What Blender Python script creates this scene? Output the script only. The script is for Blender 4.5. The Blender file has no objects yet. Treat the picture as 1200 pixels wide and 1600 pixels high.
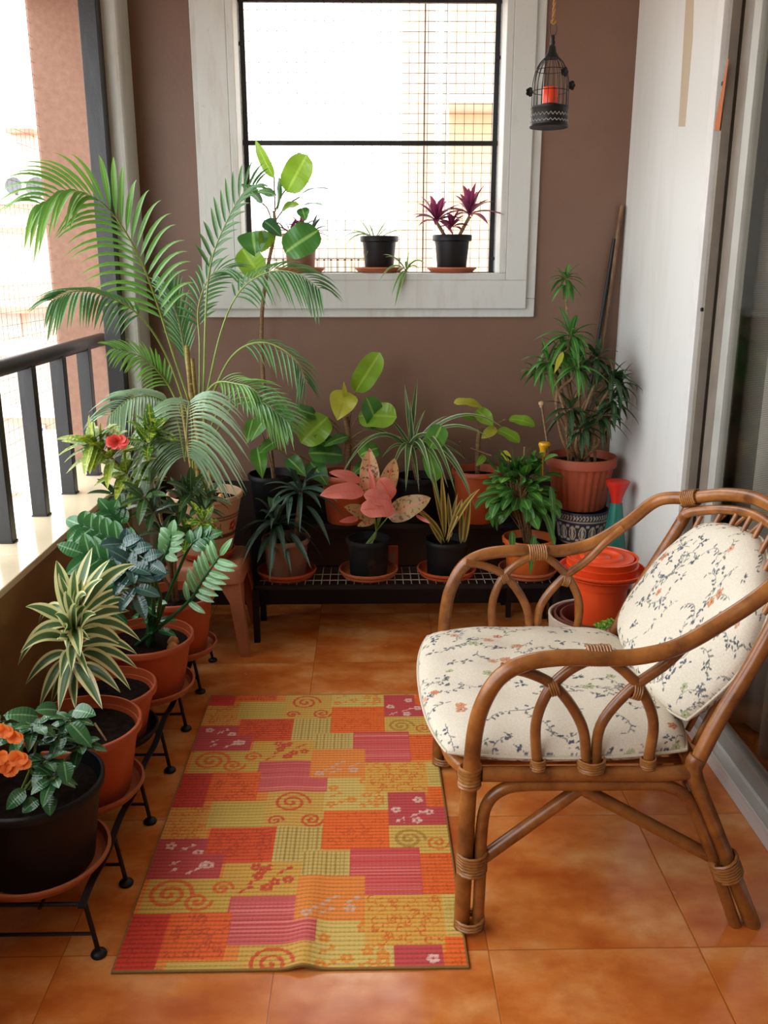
import bpy, math, random
import numpy as np
from mathutils import Vector, Matrix
R = random.Random(7)
sc = bpy.context.scene
# ---------------------------------------------------------------- camera, sky, exposure
F_PX = 1400.0; CAM_H = 1.43; PITCH = math.radians(15.4); YAW = math.radians(1.1)
cam = bpy.data.cameras.new('camera'); camo = bpy.data.objects.new('camera', cam)
sc.collection.objects.link(camo); sc.camera = camo
camo.location = (0, 0, CAM_H); camo.rotation_euler = (math.pi/2 - PITCH, 0, -YAW)
cam.sensor_fit = 'VERTICAL'; cam.sensor_height = 36.0; cam.lens = F_PX/1600*36.0
cam.clip_start = .05; cam.clip_end = 400
sc.view_settings.view_transform = 'Standard'; sc.view_settings.look = 'None'
sc.view_settings.gamma = 1.0; sc.view_settings.exposure = 0.0
sc.view_settings.use_curve_mapping = False
W = bpy.data.worlds.new('world'); sc.world = W; W.use_nodes = True
bg = W.node_tree.nodes['Background']
bg.inputs[0].default_value = (.93, .97, 1.0, 1); bg.inputs[1].default_value = 6.0
sc.cycles.max_bounces = 8; sc.cycles.diffuse_bounces = 5
sc.cycles.transparent_max_bounces = 12; sc.cycles.sample_clamp_indirect = 8.0

def portal(loc, rot, sx, sy):
    l = bpy.data.lights.new('window_portal', 'AREA'); l.shape = 'RECTANGLE'; l.size = sx; l.size_y = sy
    l.cycles.is_portal = True
    o = bpy.data.objects.new('window_portal', l); sc.collection.objects.link(o)
    o.location = loc; o.rotation_euler = rot
portal((-1.35, 1.2, 1.52), (0, -math.pi/2, 0), 1.8, 5.0)
portal((.02, 3.98, 1.9), (-math.pi/2, 0, 0), 1.0, 1.02)

def at(px, py, Y):
    """world point at depth Y seen at photo pixel px,py (used to take measurements off the photograph)"""
    fw = Vector((math.sin(YAW)*math.cos(PITCH), math.cos(YAW)*math.cos(PITCH), -math.sin(PITCH)))
    rt = Vector((math.cos(YAW), -math.sin(YAW), 0)); up = rt.cross(fw)
    d = fw + rt*((px-600)/F_PX) - up*((py-800)/F_PX)
    return Vector((0, 0, CAM_H)) + d*(Y/d.y)

# ---------------------------------------------------------------- materials
def lin(h):
    h = h.lstrip('#'); o = []
    for i in (0, 2, 4):
        c = int(h[i:i+2], 16)/255
        o.append(c/12.92 if c <= .04045 else ((c+.055)/1.055)**2.4)
    return (o[0], o[1], o[2], 1)
class N:
    def __init__(s, name):
        s.m = bpy.data.materials.new(name); s.m.use_nodes = True; s.t = s.m.node_tree
        s.b = s.t.nodes['Principled BSDF']; s.out = s.t.nodes['Material Output']
    def n(s, kind, **k):
        x = s.t.nodes.new(kind)
        for a, v in k.items():
            if a.startswith('i_'):
                x.inputs[a[2:].replace('_', ' ')].default_value = v
            else: setattr(x, a, v)
        return x
    def l(s, a, b): s.t.links.new(a, b)
    def coord(s, kind='Object', scale=(1, 1, 1), loc=(0, 0, 0)):
        c = s.n('ShaderNodeTexCoord'); m = s.n('ShaderNodeMapping')
        m.inputs['Scale'].default_value = scale; m.inputs['Location'].default_value = loc
        s.l(c.outputs[kind], m.inputs[0]); return m.outputs[0]
    def noise(s, v, scale, detail=4, rough=.5):
        x = s.n('ShaderNodeTexNoise'); x.inputs['Scale'].default_value = scale
        x.inputs['Detail'].default_value = detail; x.inputs['Roughness'].default_value = rough
        s.l(v, x.inputs['Vector']); return x.outputs['Fac']
    def ramp(s, f, stops):
        x = s.n('ShaderNodeValToRGB'); e = x.color_ramp.elements
        while len(e) < len(stops): e.new(.5)
        for q, (p, c) in zip(e, stops): q.position = p; q.color = c if len(c) == 4 else (*c, 1)
        s.l(f, x.inputs[0]); return x.outputs[0]
    def mix(s, f, a, b, mode='MIX'):
        x = s.n('ShaderNodeMix', data_type='RGBA', blend_type=mode)
        for v, i in ((f, 0), (a, 6), (b, 7)):
            if hasattr(v, 'links'): s.l(v, x.inputs[i])
            else: x.inputs[i].default_value = v
        return x.outputs[2]
    def bump(s, h, strength=.3, dist=.002):
        x = s.n('ShaderNodeBump'); x.inputs['Strength'].default_value = strength; x.inputs['Distance'].default_value = dist
        s.l(h, x.inputs['Height']); s.l(x.outputs[0], s.b.inputs['Normal']); return x
def plain(name, col, rough=.5, metal=0, noise=.12, scale=12, bump=.15, spec=.5, bs=60):
    m = N(name); c = lin(col) if isinstance(col, str) else col
    v = m.coord(); f = m.noise(v, scale, 5, .6)
    d = tuple(max(0, x*(1-noise*2.2)) for x in c[:3])+(1,); b = tuple(min(1, x*(1+noise)) for x in c[:3])+(1,)
    m.l(m.ramp(f, [(.3, d), (.7, b)]), m.b.inputs['Base Color'])
    m.b.inputs['Roughness'].default_value = rough; m.b.inputs['Metallic'].default_value = metal
    m.b.inputs['Specular IOR Level'].default_value = spec
    if bump: m.bump(m.noise(v, bs, 5, .6), bump)
    return m.m
def streaked(name, col, dirt, amount=.5, rough=.6, scale=(6, 6, 1.2)):
    m = N(name); v = m.coord(scale=scale); f = m.noise(v, 2.2, 8, .65)
    v2 = m.coord(); g = m.noise(v2, 40, 6, .7)
    c = m.mix(m.ramp(f, [(.5, (0, 0, 0, 1)), (.8, (amount, amount, amount, 1))]), lin(col), lin(dirt))
    c = m.mix(m.ramp(g, [(.62, (0, 0, 0, 1)), (.75, (.35, .35, .35, 1))]), c, lin(dirt))
    m.l(c, m.b.inputs['Base Color']); m.b.inputs['Roughness'].default_value = rough
    m.bump(m.noise(v2, 130, 6, .6), .25, .002); return m.m
def leafmat(name, base, tip=None, edge=None, ep=.62, mid=None, spots=None, rough=.33, trans=.25, sscale=60, sthr=.56, vein=.12, var=.25):
    m = N(name); uvn = m.n('ShaderNodeTexCoord'); sep = m.n('ShaderNodeSeparateXYZ'); m.l(uvn.outputs['UV'], sep.inputs[0])
    a = m.n('ShaderNodeMath', operation='SUBTRACT'); m.l(sep.outputs[0], a.inputs[0]); a.inputs[1].default_value = .5
    ab = m.n('ShaderNodeMath', operation='ABSOLUTE'); m.l(a.outputs[0], ab.inputs[0])
    x2 = m.n('ShaderNodeMath', operation='MULTIPLY'); m.l(ab.outputs[0], x2.inputs[0]); x2.inputs[1].default_value = 2.0
    base = lin(base); col = m.mix(sep.outputs[1], base, lin(tip) if tip else base)
    nz = m.noise(m.coord(), 9, 3)
    col = m.mix(m.ramp(nz, [(.35, (0, 0, 0, 1)), (.7, (var, var, var, 1))]), col, tuple(c*.45 for c in base[:3])+(1,))
    if spots: 
        v = m.coord(); s = m.noise(v, sscale, 3, .6)
        col = m.mix(m.ramp(s, [(sthr, (0, 0, 0, 1)), (sthr+.05, (1, 1, 1, 1))]), col, lin(spots))
    if edge:
        col = m.mix(m.ramp(x2.outputs[0], [(ep-.06, (0, 0, 0, 1)), (ep+.06, (1, 1, 1, 1))]), col, lin(edge))
    if mid:
        col = m.mix(m.ramp(x2.outputs[0], [(.05, (1, 1, 1, 1)), (.14, (0, 0, 0, 1))]), col, lin(mid))
    m.l(col, m.b.inputs['Base Color']); m.b.inputs['Roughness'].default_value = rough
    wv = m.n('ShaderNodeMath', operation='MULTIPLY_ADD'); m.l(sep.outputs[1], wv.inputs[0]); wv.inputs[1].default_value = 60
    m.l(x2.outputs[0], wv.inputs[2])
    sn = m.n('ShaderNodeMath', operation='SINE'); m.l(wv.outputs[0], sn.inputs[0])
    m.bump(sn.outputs[0], vein, .0015)
    tr = m.n('ShaderNodeBsdfTranslucent'); m.l(col, tr.inputs[0]); mx = m.n('ShaderNodeMixShader'); mx.inputs[0].default_value = trans
    m.l(m.b.outputs[0], mx.inputs[1]); m.l(tr.outputs[0], mx.inputs[2]); m.l(mx.outputs[0], m.out.inputs[0])
    return m.m
def vcol(name, rough=.8, bs=250, bump=.25, dist=.001, spec=.3):
    m = N(name); a = m.n('ShaderNodeVertexColor', layer_name='paint')
    g = m.noise(m.coord(), 300, 2)
    c = m.mix(m.ramp(g, [(.3, (0, 0, 0, 1)), (.7, (.18, .18, .18, 1))]), a.outputs[0], (.05, .03, .02, 1))
    m.l(c, m.b.inputs['Base Color']); m.b.inputs['Roughness'].default_value = rough; m.b.inputs['Specular IOR Level'].default_value = spec
    m.bump(m.noise(m.coord(), bs, 3), bump, dist); return m.m
def wood_like(name, dark, light, rough=.45, sc_=(1, 1, 1), band=14, bump=.2):
    m = N(name); v = m.coord(scale=sc_); f = m.noise(v, band, 8, .65); g = m.noise(m.coord(), 3.5, 3)
    c = m.ramp(f, [(.3, lin(dark)), (.68, lin(light))])
    c = m.mix(m.ramp(g, [(.4, (0, 0, 0, 1)), (.75, (.6, .6, .6, 1))]), c, lin(dark))
    m.l(c, m.b.inputs['Base Color']); m.b.inputs['Roughness'].default_value = rough; m.bump(f, bump, .002); return m.m

def floor_mat():
    m = N('terracotta_tile'); v = m.coord(loc=(.413, -1.345, 0))
    sep = m.n('ShaderNodeSeparateXYZ'); m.l(v, sep.inputs[0])
    def cell(o, size):
        d = m.n('ShaderNodeMath', operation='DIVIDE'); m.l(o, d.inputs[0]); d.inputs[1].default_value = size
        fl = m.n('ShaderNodeMath', operation='FLOOR'); m.l(d.outputs[0], fl.inputs[0])
        fr = m.n('ShaderNodeMath', operation='FRACT'); m.l(d.outputs[0], fr.inputs[0])
        p = m.n('ShaderNodeMath', operation='PINGPONG'); m.l(fr.outputs[0], p.inputs[0]); p.inputs[1].default_value = .5
        return fl.outputs[0], p.outputs[0]
    fx, dx = cell(sep.outputs[0], .4585); fy, dy = cell(sep.outputs[1], .488)
    mn = m.n('ShaderNodeMath', operation='MINIMUM'); m.l(dx, mn.inputs[0]); m.l(dy, mn.inputs[1])
    cmb = m.n('ShaderNodeCombineXYZ'); m.l(fx, cmb.inputs[0]); m.l(fy, cmb.inputs[1])
    wn = m.n('ShaderNodeTexWhiteNoise'); m.l(cmb.outputs[0], wn.inputs[0])
    off = m.n('ShaderNodeVectorMath', operation='MULTIPLY_ADD'); m.l(wn.outputs['Color'], off.inputs[0]); off.inputs[1].default_value = (9, 9, 9); m.l(v, off.inputs[2])
    st = m.n('ShaderNodeVectorMath', operation='MULTIPLY'); m.l(off.outputs[0], st.inputs[0]); st.inputs[1].default_value = (1, 1.6, 1)
    f = m.noise(st.outputs[0], 4.2, 6, .55); g = m.noise(off.outputs[0], 16, 6, .6)
    c = m.ramp(f, [(.3, lin('#b4561e')), (.5, lin('#d07a38')), (.7, lin('#e4a566'))])
    c = m.mix(m.ramp(g, [(.45, (0, 0, 0, 1)), (.8, (.5, .5, .5, 1))]), c, lin('#a84c1c'))
    c = m.mix(m.ramp(mn.outputs[0], [(.0012, (1, 1, 1, 1)), (.0032, (0, 0, 0, 1))]), c, lin('#94521f'))
    m.l(c, m.b.inputs['Base Color'])
    m.l(m.ramp(g, [(.3, (.16,)*3), (.8, (.3,)*3)]), m.b.inputs['Roughness'])
    m.bump(m.ramp(mn.outputs[0], [(0, (0, 0, 0, 1)), (.006, (1, 1, 1, 1))]), .4, .002)
    return m.m
M = {}
M['floor'] = floor_mat()
M['brown_wall'] = plain('brown_wall_paint', '#755847', .55, noise=.05, scale=3, bump=.5, bs=45)
M['brown_wall'].node_tree.nodes['Principled BSDF'].inputs['Roughness'].default_value = .5
M['white_wall'] = streaked('white_wall_paint', '#d4d5d0', '#a89a84', .25, .6, (4, 4, .6))
M['trim_white'] = streaked('window_surround_paint', '#c4c7c2', '#98846c', .5, .6)
M['stain'] = plain('rusty_stain', '#a97a55', .8, noise=.3, scale=30)
M['ceiling'] = plain('ceiling_paint', '#e4e2dc', .8, noise=.03)
M['plaster'] = plain('pink_roughcast_plaster', '#92705f', .9, noise=.08, scale=40, bump=1.0, bs=38)
M['black_paint'] = streaked('black_enamel_paint', '#141416', '#4e4e50', .35, .42, (10, 10, 2))
M['black_metal'] = plain('black_metal', '#100f11', .5, .2, bump=.2)
M['ledge'] = plain('cream_marble', '#e0cfae', .14, noise=.08, scale=2.5, bump=.03)
M['parapet'] = wood_like('brown_parapet_tile', '#6e4e2c', '#96724a', .3, (1, 1, 3), 3)
M['terracotta'] = plain('terracotta_plastic', '#b4502a', .42, noise=.08, scale=9, bump=.12)
M['terracotta_dark'] = streaked('weathered_terracotta', '#a04a2c', '#5f3626', .6, .6, (3, 3, 3))
M['saucer_clay'] = streaked('clay_saucer', '#b06038', '#7a5238', .5, .6, (4, 4, 4))
M['orange_pot'] = plain('orange_plastic', '#d0662a', .4, noise=.06)
M['bright_orange'] = plain('bright_orange_plastic', '#e04a1c', .33, noise=.04)
M['black_pot'] = streaked('black_plastic_pot', '#121113', '#33291f', .35, .5, (4, 4, 2))
M['mossy_pot'] = streaked('stained_black_pot', '#141416', '#6e4630', .55, .7, (5, 5, 5))
M['brown_pot'] = streaked('brown_clay_pot', '#8a6450', '#5a3c2c', .5, .7, (3, 3, 3))
M['soil'] = plain('dark_soil', '#1c110a', 1.0, spec=.1, noise=.4, scale=60, bump=1.0, bs=90)
M['stool'] = streaked('faded_terracotta_plastic', '#b0704e', '#6e3f2c', .5, .5, (4, 4, 1.5))
M['rattan'] = wood_like('varnished_rattan', '#5c3013', '#ae6e32', .28, (2, 2, 2), 7, .1)
M['rattan_dark'] = wood_like('cane_binding', '#7a4a20', '#b07a40', .4, (6, 6, 6), 12, .3)
M['stem_green'] = plain('green_stem', '#7e9440', .45, noise=.15)
M['stem_cane'] = wood_like('palm_cane', '#6a5426', '#a89448', .5, (3, 3, 14), 8)
M['stem_brown'] = wood_like('brown_stem', '#5a4028', '#9a7a50', .7, (3, 3, 14), 12, .5)
M['rope'] = plain('jute_rope', '#b0824a', .9, noise=.25, scale=80, bump=.8, bs=200)
M['candle'] = plain('orange_candle_wax', '#ee4418', .4, noise=.03, bump=0)
M['paint_pot'] = vcol('painted_clay', .6, 80); M['paint_ceramic'] = vcol('patterned_ceramic', .4, 80, .1)
M['rug'] = vcol('woven_mat', .62, 500, .2); M['cushion'] = vcol('printed_cotton', .85, 900, .25, .0005, .15)
M['piping'] = plain('cream_piping', '#c8bda6', .9)
M['white_frame'] = plain('white_aluminium', '#dcdcd8', .35, noise=.03, bump=.03)
M['grey_frame'] = plain('taupe_frame', '#7d7468', .45, noise=.08)
M['light_frame'] = plain('grey_aluminium', '#a8a8a0', .4, noise=.05)
M['yellow'] = plain('yellow_plastic', '#e0a818', .4, noise=.05)
M['red'] = plain('red_plastic', '#c4281c', .35, noise=.05)
M['teal'] = plain('teal_glaze', '#1c6a5c', .25, noise=.1)
M['beige_cap'] = plain('beige_cap', '#caa27e', .6)
M['stone_orange'] = plain('orange_shell', '#d48a3a', .5, noise=.2, scale=40)
M['planter_white'] = streaked('off_white_planter', '#c4b4a0', '#7a5a44', .5, .6, (3, 3, 3))
M['brown_plastic'] = plain('brown_plastic', '#6e4034', .45)
M['stick_brown'] = wood_like('weathered_pole', '#4a3020', '#8a6a4c', .7, (8, 8, 1.5), 9)
for _k in ('black_pot', 'mossy_pot'): M[_k].node_tree.nodes['Principled BSDF'].inputs['Specular IOR Level'].default_value = .25
def glass_mat():
    m = N('tinted_door_glass'); m.b.inputs['Base Color'].default_value = (.5, .5, .48, 1)
    m.b.inputs['Roughness'].default_value = .04
    tr = m.n('ShaderNodeBsdfTransparent'); tr.inputs[0].default_value = (.88, .88, .86, 1)
    gl = m.n('ShaderNodeBsdfGlossy'); gl.inputs['Roughness'].default_value = .05
    lw = m.n('ShaderNodeLayerWeight'); fr = m.n('ShaderNodeMath', operation='POWER'); m.l(lw.outputs['Facing'], fr.inputs[0]); fr.inputs[1].default_value = 5.0
    mx = m.n('ShaderNodeMixShader'); m.l(fr.outputs[0], mx.inputs[0]); m.l(tr.outputs[0], mx.inputs[1]); m.l(gl.outputs[0], mx.inputs[2])
    m.l(mx.outputs[0], m.out.inputs[0]); return m.m
M['glass'] = glass_mat()
def curtain_mat():
    m = N('grey_curtain'); v = m.coord(); w = m.n('ShaderNodeTexWave', wave_type='BANDS', bands_direction='Z')
    w.inputs['Scale'].default_value = 60; w.inputs['Distortion'].default_value = .6; m.l(v, w.inputs[0])
    m.l(m.ramp(w.outputs['Fac'], [(.2, lin('#8a8680')), (.8, lin('#b8b4ac'))]), m.b.inputs['Base Color'])
    m.b.inputs['Roughness'].default_value = .8; m.bump(w.outputs['Fac'], .2); return m.m
M['curtain'] = curtain_mat()
# leaves
M['palm'] = leafmat('palm_leaflet', '#4e8a34', '#7aa84a', mid='#8ab85a', rough=.28, trans=.3)
M['palm_sheen'] = leafmat('sky_sheen_palm_leaflet', '#7c9c76', '#98b490', rough=.2, trans=.15)  # sky sheen on the front fronds put into a paler leaf colour
M['palm_dark'] = leafmat('dark_palm_leaflet', '#3e6a38', '#5c8c4c', rough=.25, trans=.2)
M['lime'] = leafmat('lime_leaf', '#7aa62c', '#8cb43a', mid='#9cc048', rough=.3, trans=.4)
M['yellow_leaf'] = leafmat('yellow_green_leaf', '#bcc03a', '#cccc4c', mid='#b0b440', trans=.4)
M['mid_leaf'] = leafmat('mid_green_leaf', '#3c7230', '#4c8436', mid='#86b058')
M['heart_leaf'] = leafmat('fresh_heart_leaf', '#4c8a30', '#649c3a', mid='#9cc468')
M['dark_leaf'] = leafmat('dark_glossy_leaf', '#2c5834', '#3a6a3c', mid='#6a9464', rough=.2, trans=.12)
M['zz'] = leafmat('waxy_leaflet', '#33683a', '#3e7a40', mid='#7aa878', rough=.15, trans=.12, var=.35)
M['zz_light'] = leafmat('pale_waxy_leaflet', '#5e9458', '#8ab884', mid='#a8cca0', rough=.15, trans=.15)
M['zz_dark'] = leafmat('slate_waxy_leaflet', '#2c4a44', '#385a54', mid='#5c8078', rough=.12, trans=.08, var=.35)
M['variegated'] = leafmat('green_leaf_cream_edge', '#4a6a3c', '#587a48', edge='#e6e2a4', ep=.52, rough=.35, trans=.25)
M['variegated_dark'] = leafmat('dark_leaf_cream_edge', '#3c5c34', '#4a6c3c', edge='#aab878', ep=.7, rough=.35, trans=.2)
M['spider'] = leafmat('spider_leaf', '#5c8a48', '#6e9c50', edge='#b8c890', ep=.65, trans=.25)
M['rhoeo'] = leafmat('dark_purple_green_leaf', '#2c4438', '#3c5844', mid='#54705c', rough=.4, trans=.08)
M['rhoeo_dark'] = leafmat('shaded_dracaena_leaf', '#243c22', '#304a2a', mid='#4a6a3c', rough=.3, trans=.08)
M['rhoeo_purple'] = leafmat('purple_leaf', '#6a2848', '#8a3a5c', mid='#a04a6c', rough=.4, trans=.35)
M['aglao'] = leafmat('salmon_pink_leaf', '#dc6e5e', '#e88c7c', mid='#e86a5c', rough=.4, trans=.2, spots='#a84c40', sscale=90, sthr=.72, var=.1)
M['aglao_spot'] = leafmat('speckled_pink_leaf', '#d88a66', '#c8a068', edge='#c0a860', ep=.93, mid='#d86850', rough=.4, trans=.2, spots='#7a4a34', sscale=70, sthr=.55, var=.15)
M['aglao_tan'] = leafmat('speckled_tan_leaf', '#b08454', '#a89058', mid='#c87858', rough=.45, trans=.2, spots='#6e4a30', sscale=75, sthr=.54, var=.2)
M['dying'] = leafmat('yellowing_leaf', '#5a5a30', '#8a7a3c', edge='#c8aa50', ep=.45, rough=.5, trans=.2)
M['croton'] = leafmat('croton_leaf', '#3a6a28', '#5a8a30', mid='#b8c040', spots='#bccc48', sscale=110, sthr=.54, rough=.3, trans=.25)
M['croton_bright'] = leafmat('bright_croton_leaf', '#5e8e30', '#98a834', mid='#c0c048', spots='#ccc850', sscale=100, sthr=.56, rough=.3, trans=.3)
M['croton_dark'] = leafmat('dark_croton_leaf', '#2c4c28', '#38582c', mid='#6a8044', spots='#788a48', sscale=120, sthr=.64, rough=.3, trans=.12)
M['red_leaf'] = leafmat('red_petal', '#d03c30', '#e05040', trans=.3)
M['orange_petal'] = leafmat('orange_petal', '#f07020', '#f89040', rough=.6, trans=.35, vein=.03, var=.05)
M['succulent'] = leafmat('succulent_leaf', '#7aa838', '#9cc850', trans=.2)

# ---------------------------------------------------------------- mesh builder
Z = Vector((0, 0, 1))
def wloc(o):
    v = Vector((0, 0, 0))
    while o: v = v + o.location; o = o.parent
    return v
class MB:
    def __init__(s): s.v = []; s.f = []; s.uv = []; s.mi = []; s.col = None
    def add(s, vs, fs, uvs=None, mi=0):
        b = len(s.v); s.v += [tuple(x) for x in vs]; s.uv += uvs if uvs else [(0, 0)]*len(vs)
        s.f += [tuple(b+i for i in f) for f in fs]; s.mi += [mi]*len(fs)
    def box(s, lo, hi, mi=0):
        x0, y0, z0 = lo; x1, y1, z1 = hi
        s.add([(x0,y0,z0),(x1,y0,z0),(x1,y1,z0),(x0,y1,z0),(x0,y0,z1),(x1,y0,z1),(x1,y1,z1),(x0,y1,z1)],
              [(0,3,2,1),(4,5,6,7),(0,1,5,4),(1,2,6,5),(2,3,7,6),(3,0,4,7)], mi=mi); return s
    def obox(s, c, ax, ay, az, mi=0):
        c = Vector(c); vs = []
        for k in (-1, 1):
            for i, j in ((-1,-1),(1,-1),(1,1),(-1,1)): vs.append(c+ax*i+ay*j+az*k)
        s.add(vs, [(0,3,2,1),(4,5,6,7),(0,1,5,4),(1,2,6,5),(2,3,7,6),(3,0,4,7)], mi=mi); return s
    def lathe(s, prof, c=(0, 0, 0), n=40, mi=0, wob=None):
        c = Vector(c); vs = []; fs = []; uv = []
        for j, (r, z) in enumerate(prof):
            for i in range(n):
                a = 2*math.pi*i/n; rr = r*(wob(a, j) if wob else 1)
                vs.append((c.x+rr*math.cos(a), c.y+rr*math.sin(a), c.z+z)); uv.append((i/n, j/len(prof)))
        for j in range(len(prof)-1):
            for i in range(n):
                k = (i+1) % n; fs.append((j*n+i, j*n+k, (j+1)*n+k, (j+1)*n+i))
        if prof[0][0] > 1e-4: fs.append(tuple(range(n-1, -1, -1)))
        if prof[-1][0] > 1e-4: fs.append(tuple((len(prof)-1)*n+i for i in range(n)))
        s.add(vs, fs, uv, mi); return s
    def tube(s, pts, r, n=8, mi=0, caps=True):
        pts = [Vector(p) for p in pts]; m = len(pts)
        rs = r if isinstance(r, (list, tuple)) else [r]*m
        vs = []; fs = []; prev = None
        for i, p in enumerate(pts):
            t = (pts[min(i+1, m-1)]-pts[max(i-1, 0)])
            if t.length < 1e-9: t = Z.copy()
            t.normalize()
            if prev is None:
                a = t.cross(Z) if abs(t.z) < .9 else t.cross(Vector((1, 0, 0)))
            else: a = prev - t*prev.dot(t)
            if a.length < 1e-6: a = t.orthogonal()
            a.normalize(); prev = a; b = t.cross(a)
            for k in range(n):
                q = 2*math.pi*k/n; vs.append(p+(a*math.cos(q)+b*math.sin(q))*rs[i])
        for i in range(m-1):
            for k in range(n):
                l = (k+1) % n; fs.append((i*n+k, i*n+l, (i+1)*n+l, (i+1)*n+k))
        if caps: fs.append(tuple(range(n-1, -1, -1))); fs.append(tuple((m-1)*n+k for k in range(n)))
        s.add(vs, fs, mi=mi); return s
    def leaf(s, p0, p1, w, bulge=.12, nrm=None, prof='lance', fold=.2, mi=0, seg=8, wave=0.0, petiole=0, bul=None):
        p0 = Vector(p0); p1 = Vector(p1); L = (p1-p0).length
        if L < 1e-4: return s
        if petiole:
            q = p0.lerp(p1, petiole); s.tube([p0, p0.lerp(q, .5)+Z*bulge*L*.15, q], max(.0012, w*.03), 5, mi); 
            p0 = q; L = (p1-p0).length
        nn = Vector(nrm) if nrm is not None else Vector((R.uniform(-.3, .3), -.55, .8))
        nn.normalize(); bv = Vector(bul) if bul is not None else nn
        ctrl = (p0+p1)/2 + bv*bulge*L*2; vs = []; uv = []; fs = []; ph = R.uniform(0, 6)
        C = (-1, -.55, 0, .55, 1)
        for i in range(seg+1):
            t = i/seg; a = p0.lerp(ctrl, t); b = ctrl.lerp(p1, t); p = a.lerp(b, t)
            tg = (b-a); tg = tg.normalized() if tg.length > 1e-9 else (p1-p0).normalized()
            sd = tg.cross(nn); sd = sd.normalized() if sd.length > 1e-4 else tg.orthogonal().normalized()
            n2 = sd.cross(tg)
            if prof == 'lance': h = math.sin(math.pi*min(1, t**.75))**.85
            elif prof == 'strap': h = min(1, .45+t*3)*min(1, (1-t)*1.9)**.8
            elif prof == 'ovate': h = (t**.5)*((1-t)**.8)/.50
            elif prof == 'heart': h = math.sqrt(max(0, 1-((.26-t)/.27)**2)) if t < .26 else max(0, 1-((t-.26)/.74)**1.7)
            elif prof == 'oblong': h = (1-abs(2*t-1)**2.8)**.55 if 0 < t < 1 else 0
            else: h = math.sin(math.pi*t)
            h = max(h, .02)*w/2
            for c in C:
                off = n2*(abs(c)*fold*h + wave*h*math.sin(t*11+ph+c*2)*abs(c))
                q_ = p+sd*c*h*(1-.15*fold)+off; q_.x = min(q_.x, 1.012)
                if q_.y > 3.655 and q_.y < 3.9 and not (-.48 < q_.x < .52 and q_.z > 1.4): q_.y = 3.655
                vs.append(q_); uv.append((c*.5+.5, t))
        for i in range(seg):
            for k in range(4): fs.append((i*5+k, i*5+k+1, (i+1)*5+k+1, (i+1)*5+k))
        s.add(vs, fs, uv, mi); return s
    def rosette(s, c, n, L, w, el=(-.2, 1.2), drop=.3, az=(0, 6.283), prof='lance', fold=.3, mi=0, up=None, bulge=.1, seg=7, petiole=0):
        c = Vector(c); ax = Vector(up).normalized() if up is not None else Z.copy()
        o = ax.orthogonal().normalized(); q = ax.cross(o)
        for i in range(n):
            a = az[0]+(az[1]-az[0])*((i*.618) % 1)+R.uniform(-.25, .25); e = el[0]+(el[1]-el[0])*(i+.5)/n + R.uniform(-.12, .12)
            d = (o*math.cos(a)+q*math.sin(a))*math.cos(e)+ax*math.sin(e)
            l = L*R.uniform(.8, 1.12); p1 = c+d*l-Z*drop*l*math.cos(e)
            s.leaf(c+d*.004, p1, w*R.uniform(.85, 1.1), bulge, nrm=(ax*1.0+d*.02+Vector((R.uniform(-.2,.2), R.uniform(-.3,.1), .3))), prof=prof, fold=fold, mi=mi, seg=seg, bul=Z, petiole=petiole)
        return s
    def build(s, name, mats, parent=None, smooth=True, bevel=0):
        o0 = wloc(parent) if parent else None
        vs = np.array(s.v, dtype=float)
        if parent is None:
            o0 = Vector(((vs[:,0].min()+vs[:,0].max())/2, (vs[:,1].min()+vs[:,1].max())/2, vs[:,2].min()))
        me = bpy.data.meshes.new(name); me.from_pydata([(v[0]-o0.x, v[1]-o0.y, v[2]-o0.z) for v in s.v], [], s.f)
        for m in (mats if isinstance(mats, (list, tuple)) else [mats]): me.materials.append(M[m])
        me.polygons.foreach_set('material_index', s.mi)
        me.polygons.foreach_set('use_smooth', [smooth]*len(s.f))
        li = np.zeros(len(me.loops), dtype=np.int32); me.loops.foreach_get('vertex_index', li)
        uvl = me.uv_layers.new(name='UVMap'); uvl.data.foreach_set('uv', np.array(s.uv, dtype=np.float32)[li].ravel())
        if s.col is not None:
            ca = me.color_attributes.new('paint', 'FLOAT_COLOR', 'POINT')
            c = np.ones((len(s.v), 4), dtype=np.float32); c[:, :3] = s.col; ca.data.foreach_set('color', c.ravel())
        me.update(); o = bpy.data.objects.new(name, me); sc.collection.objects.link(o)
        if parent: o.parent = parent
        else: o.location = o0
        if bevel:
            b = o.modifiers.new('bevel', 'BEVEL'); b.width = bevel; b.segments = 2; b.limit_method = 'ANGLE'
        if smooth:
            try: me.set_sharp_from_angle(angle=math.radians(50))
            except Exception: pass
        return o
def cr(pts, n=8):
    """smooth curve through points"""
    p = [Vector(q) for q in pts]; p = [p[0]*2-p[1]]+p+[p[-1]*2-p[-2]]; out = []
    for i in range(1, len(p)-2):
        for k in range(n):
            t = k/n; a, b, c, d = p[i-1], p[i], p[i+1], p[i+2]
            out.append(.5*((2*b)+(c-a)*t+(2*a-5*b+4*c-d)*t*t+(3*b-a-3*c+d)*t**3))
    out.append(p[-2]); return out
def tag(o, label, cat, group=None):
    o['label'] = label; o['category'] = cat
    if group: o['group'] = group
    return o
def thing(name, label, cat, loc, group=None):
    o = bpy.data.objects.new(name, None); sc.collection.objects.link(o); o.location = loc; o.empty_display_size = .05
    return tag(o, label, cat, group)
def struct(o, label=None):
    o['kind'] = 'structure'
    if label: o['label'] = label
    return o

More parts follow.
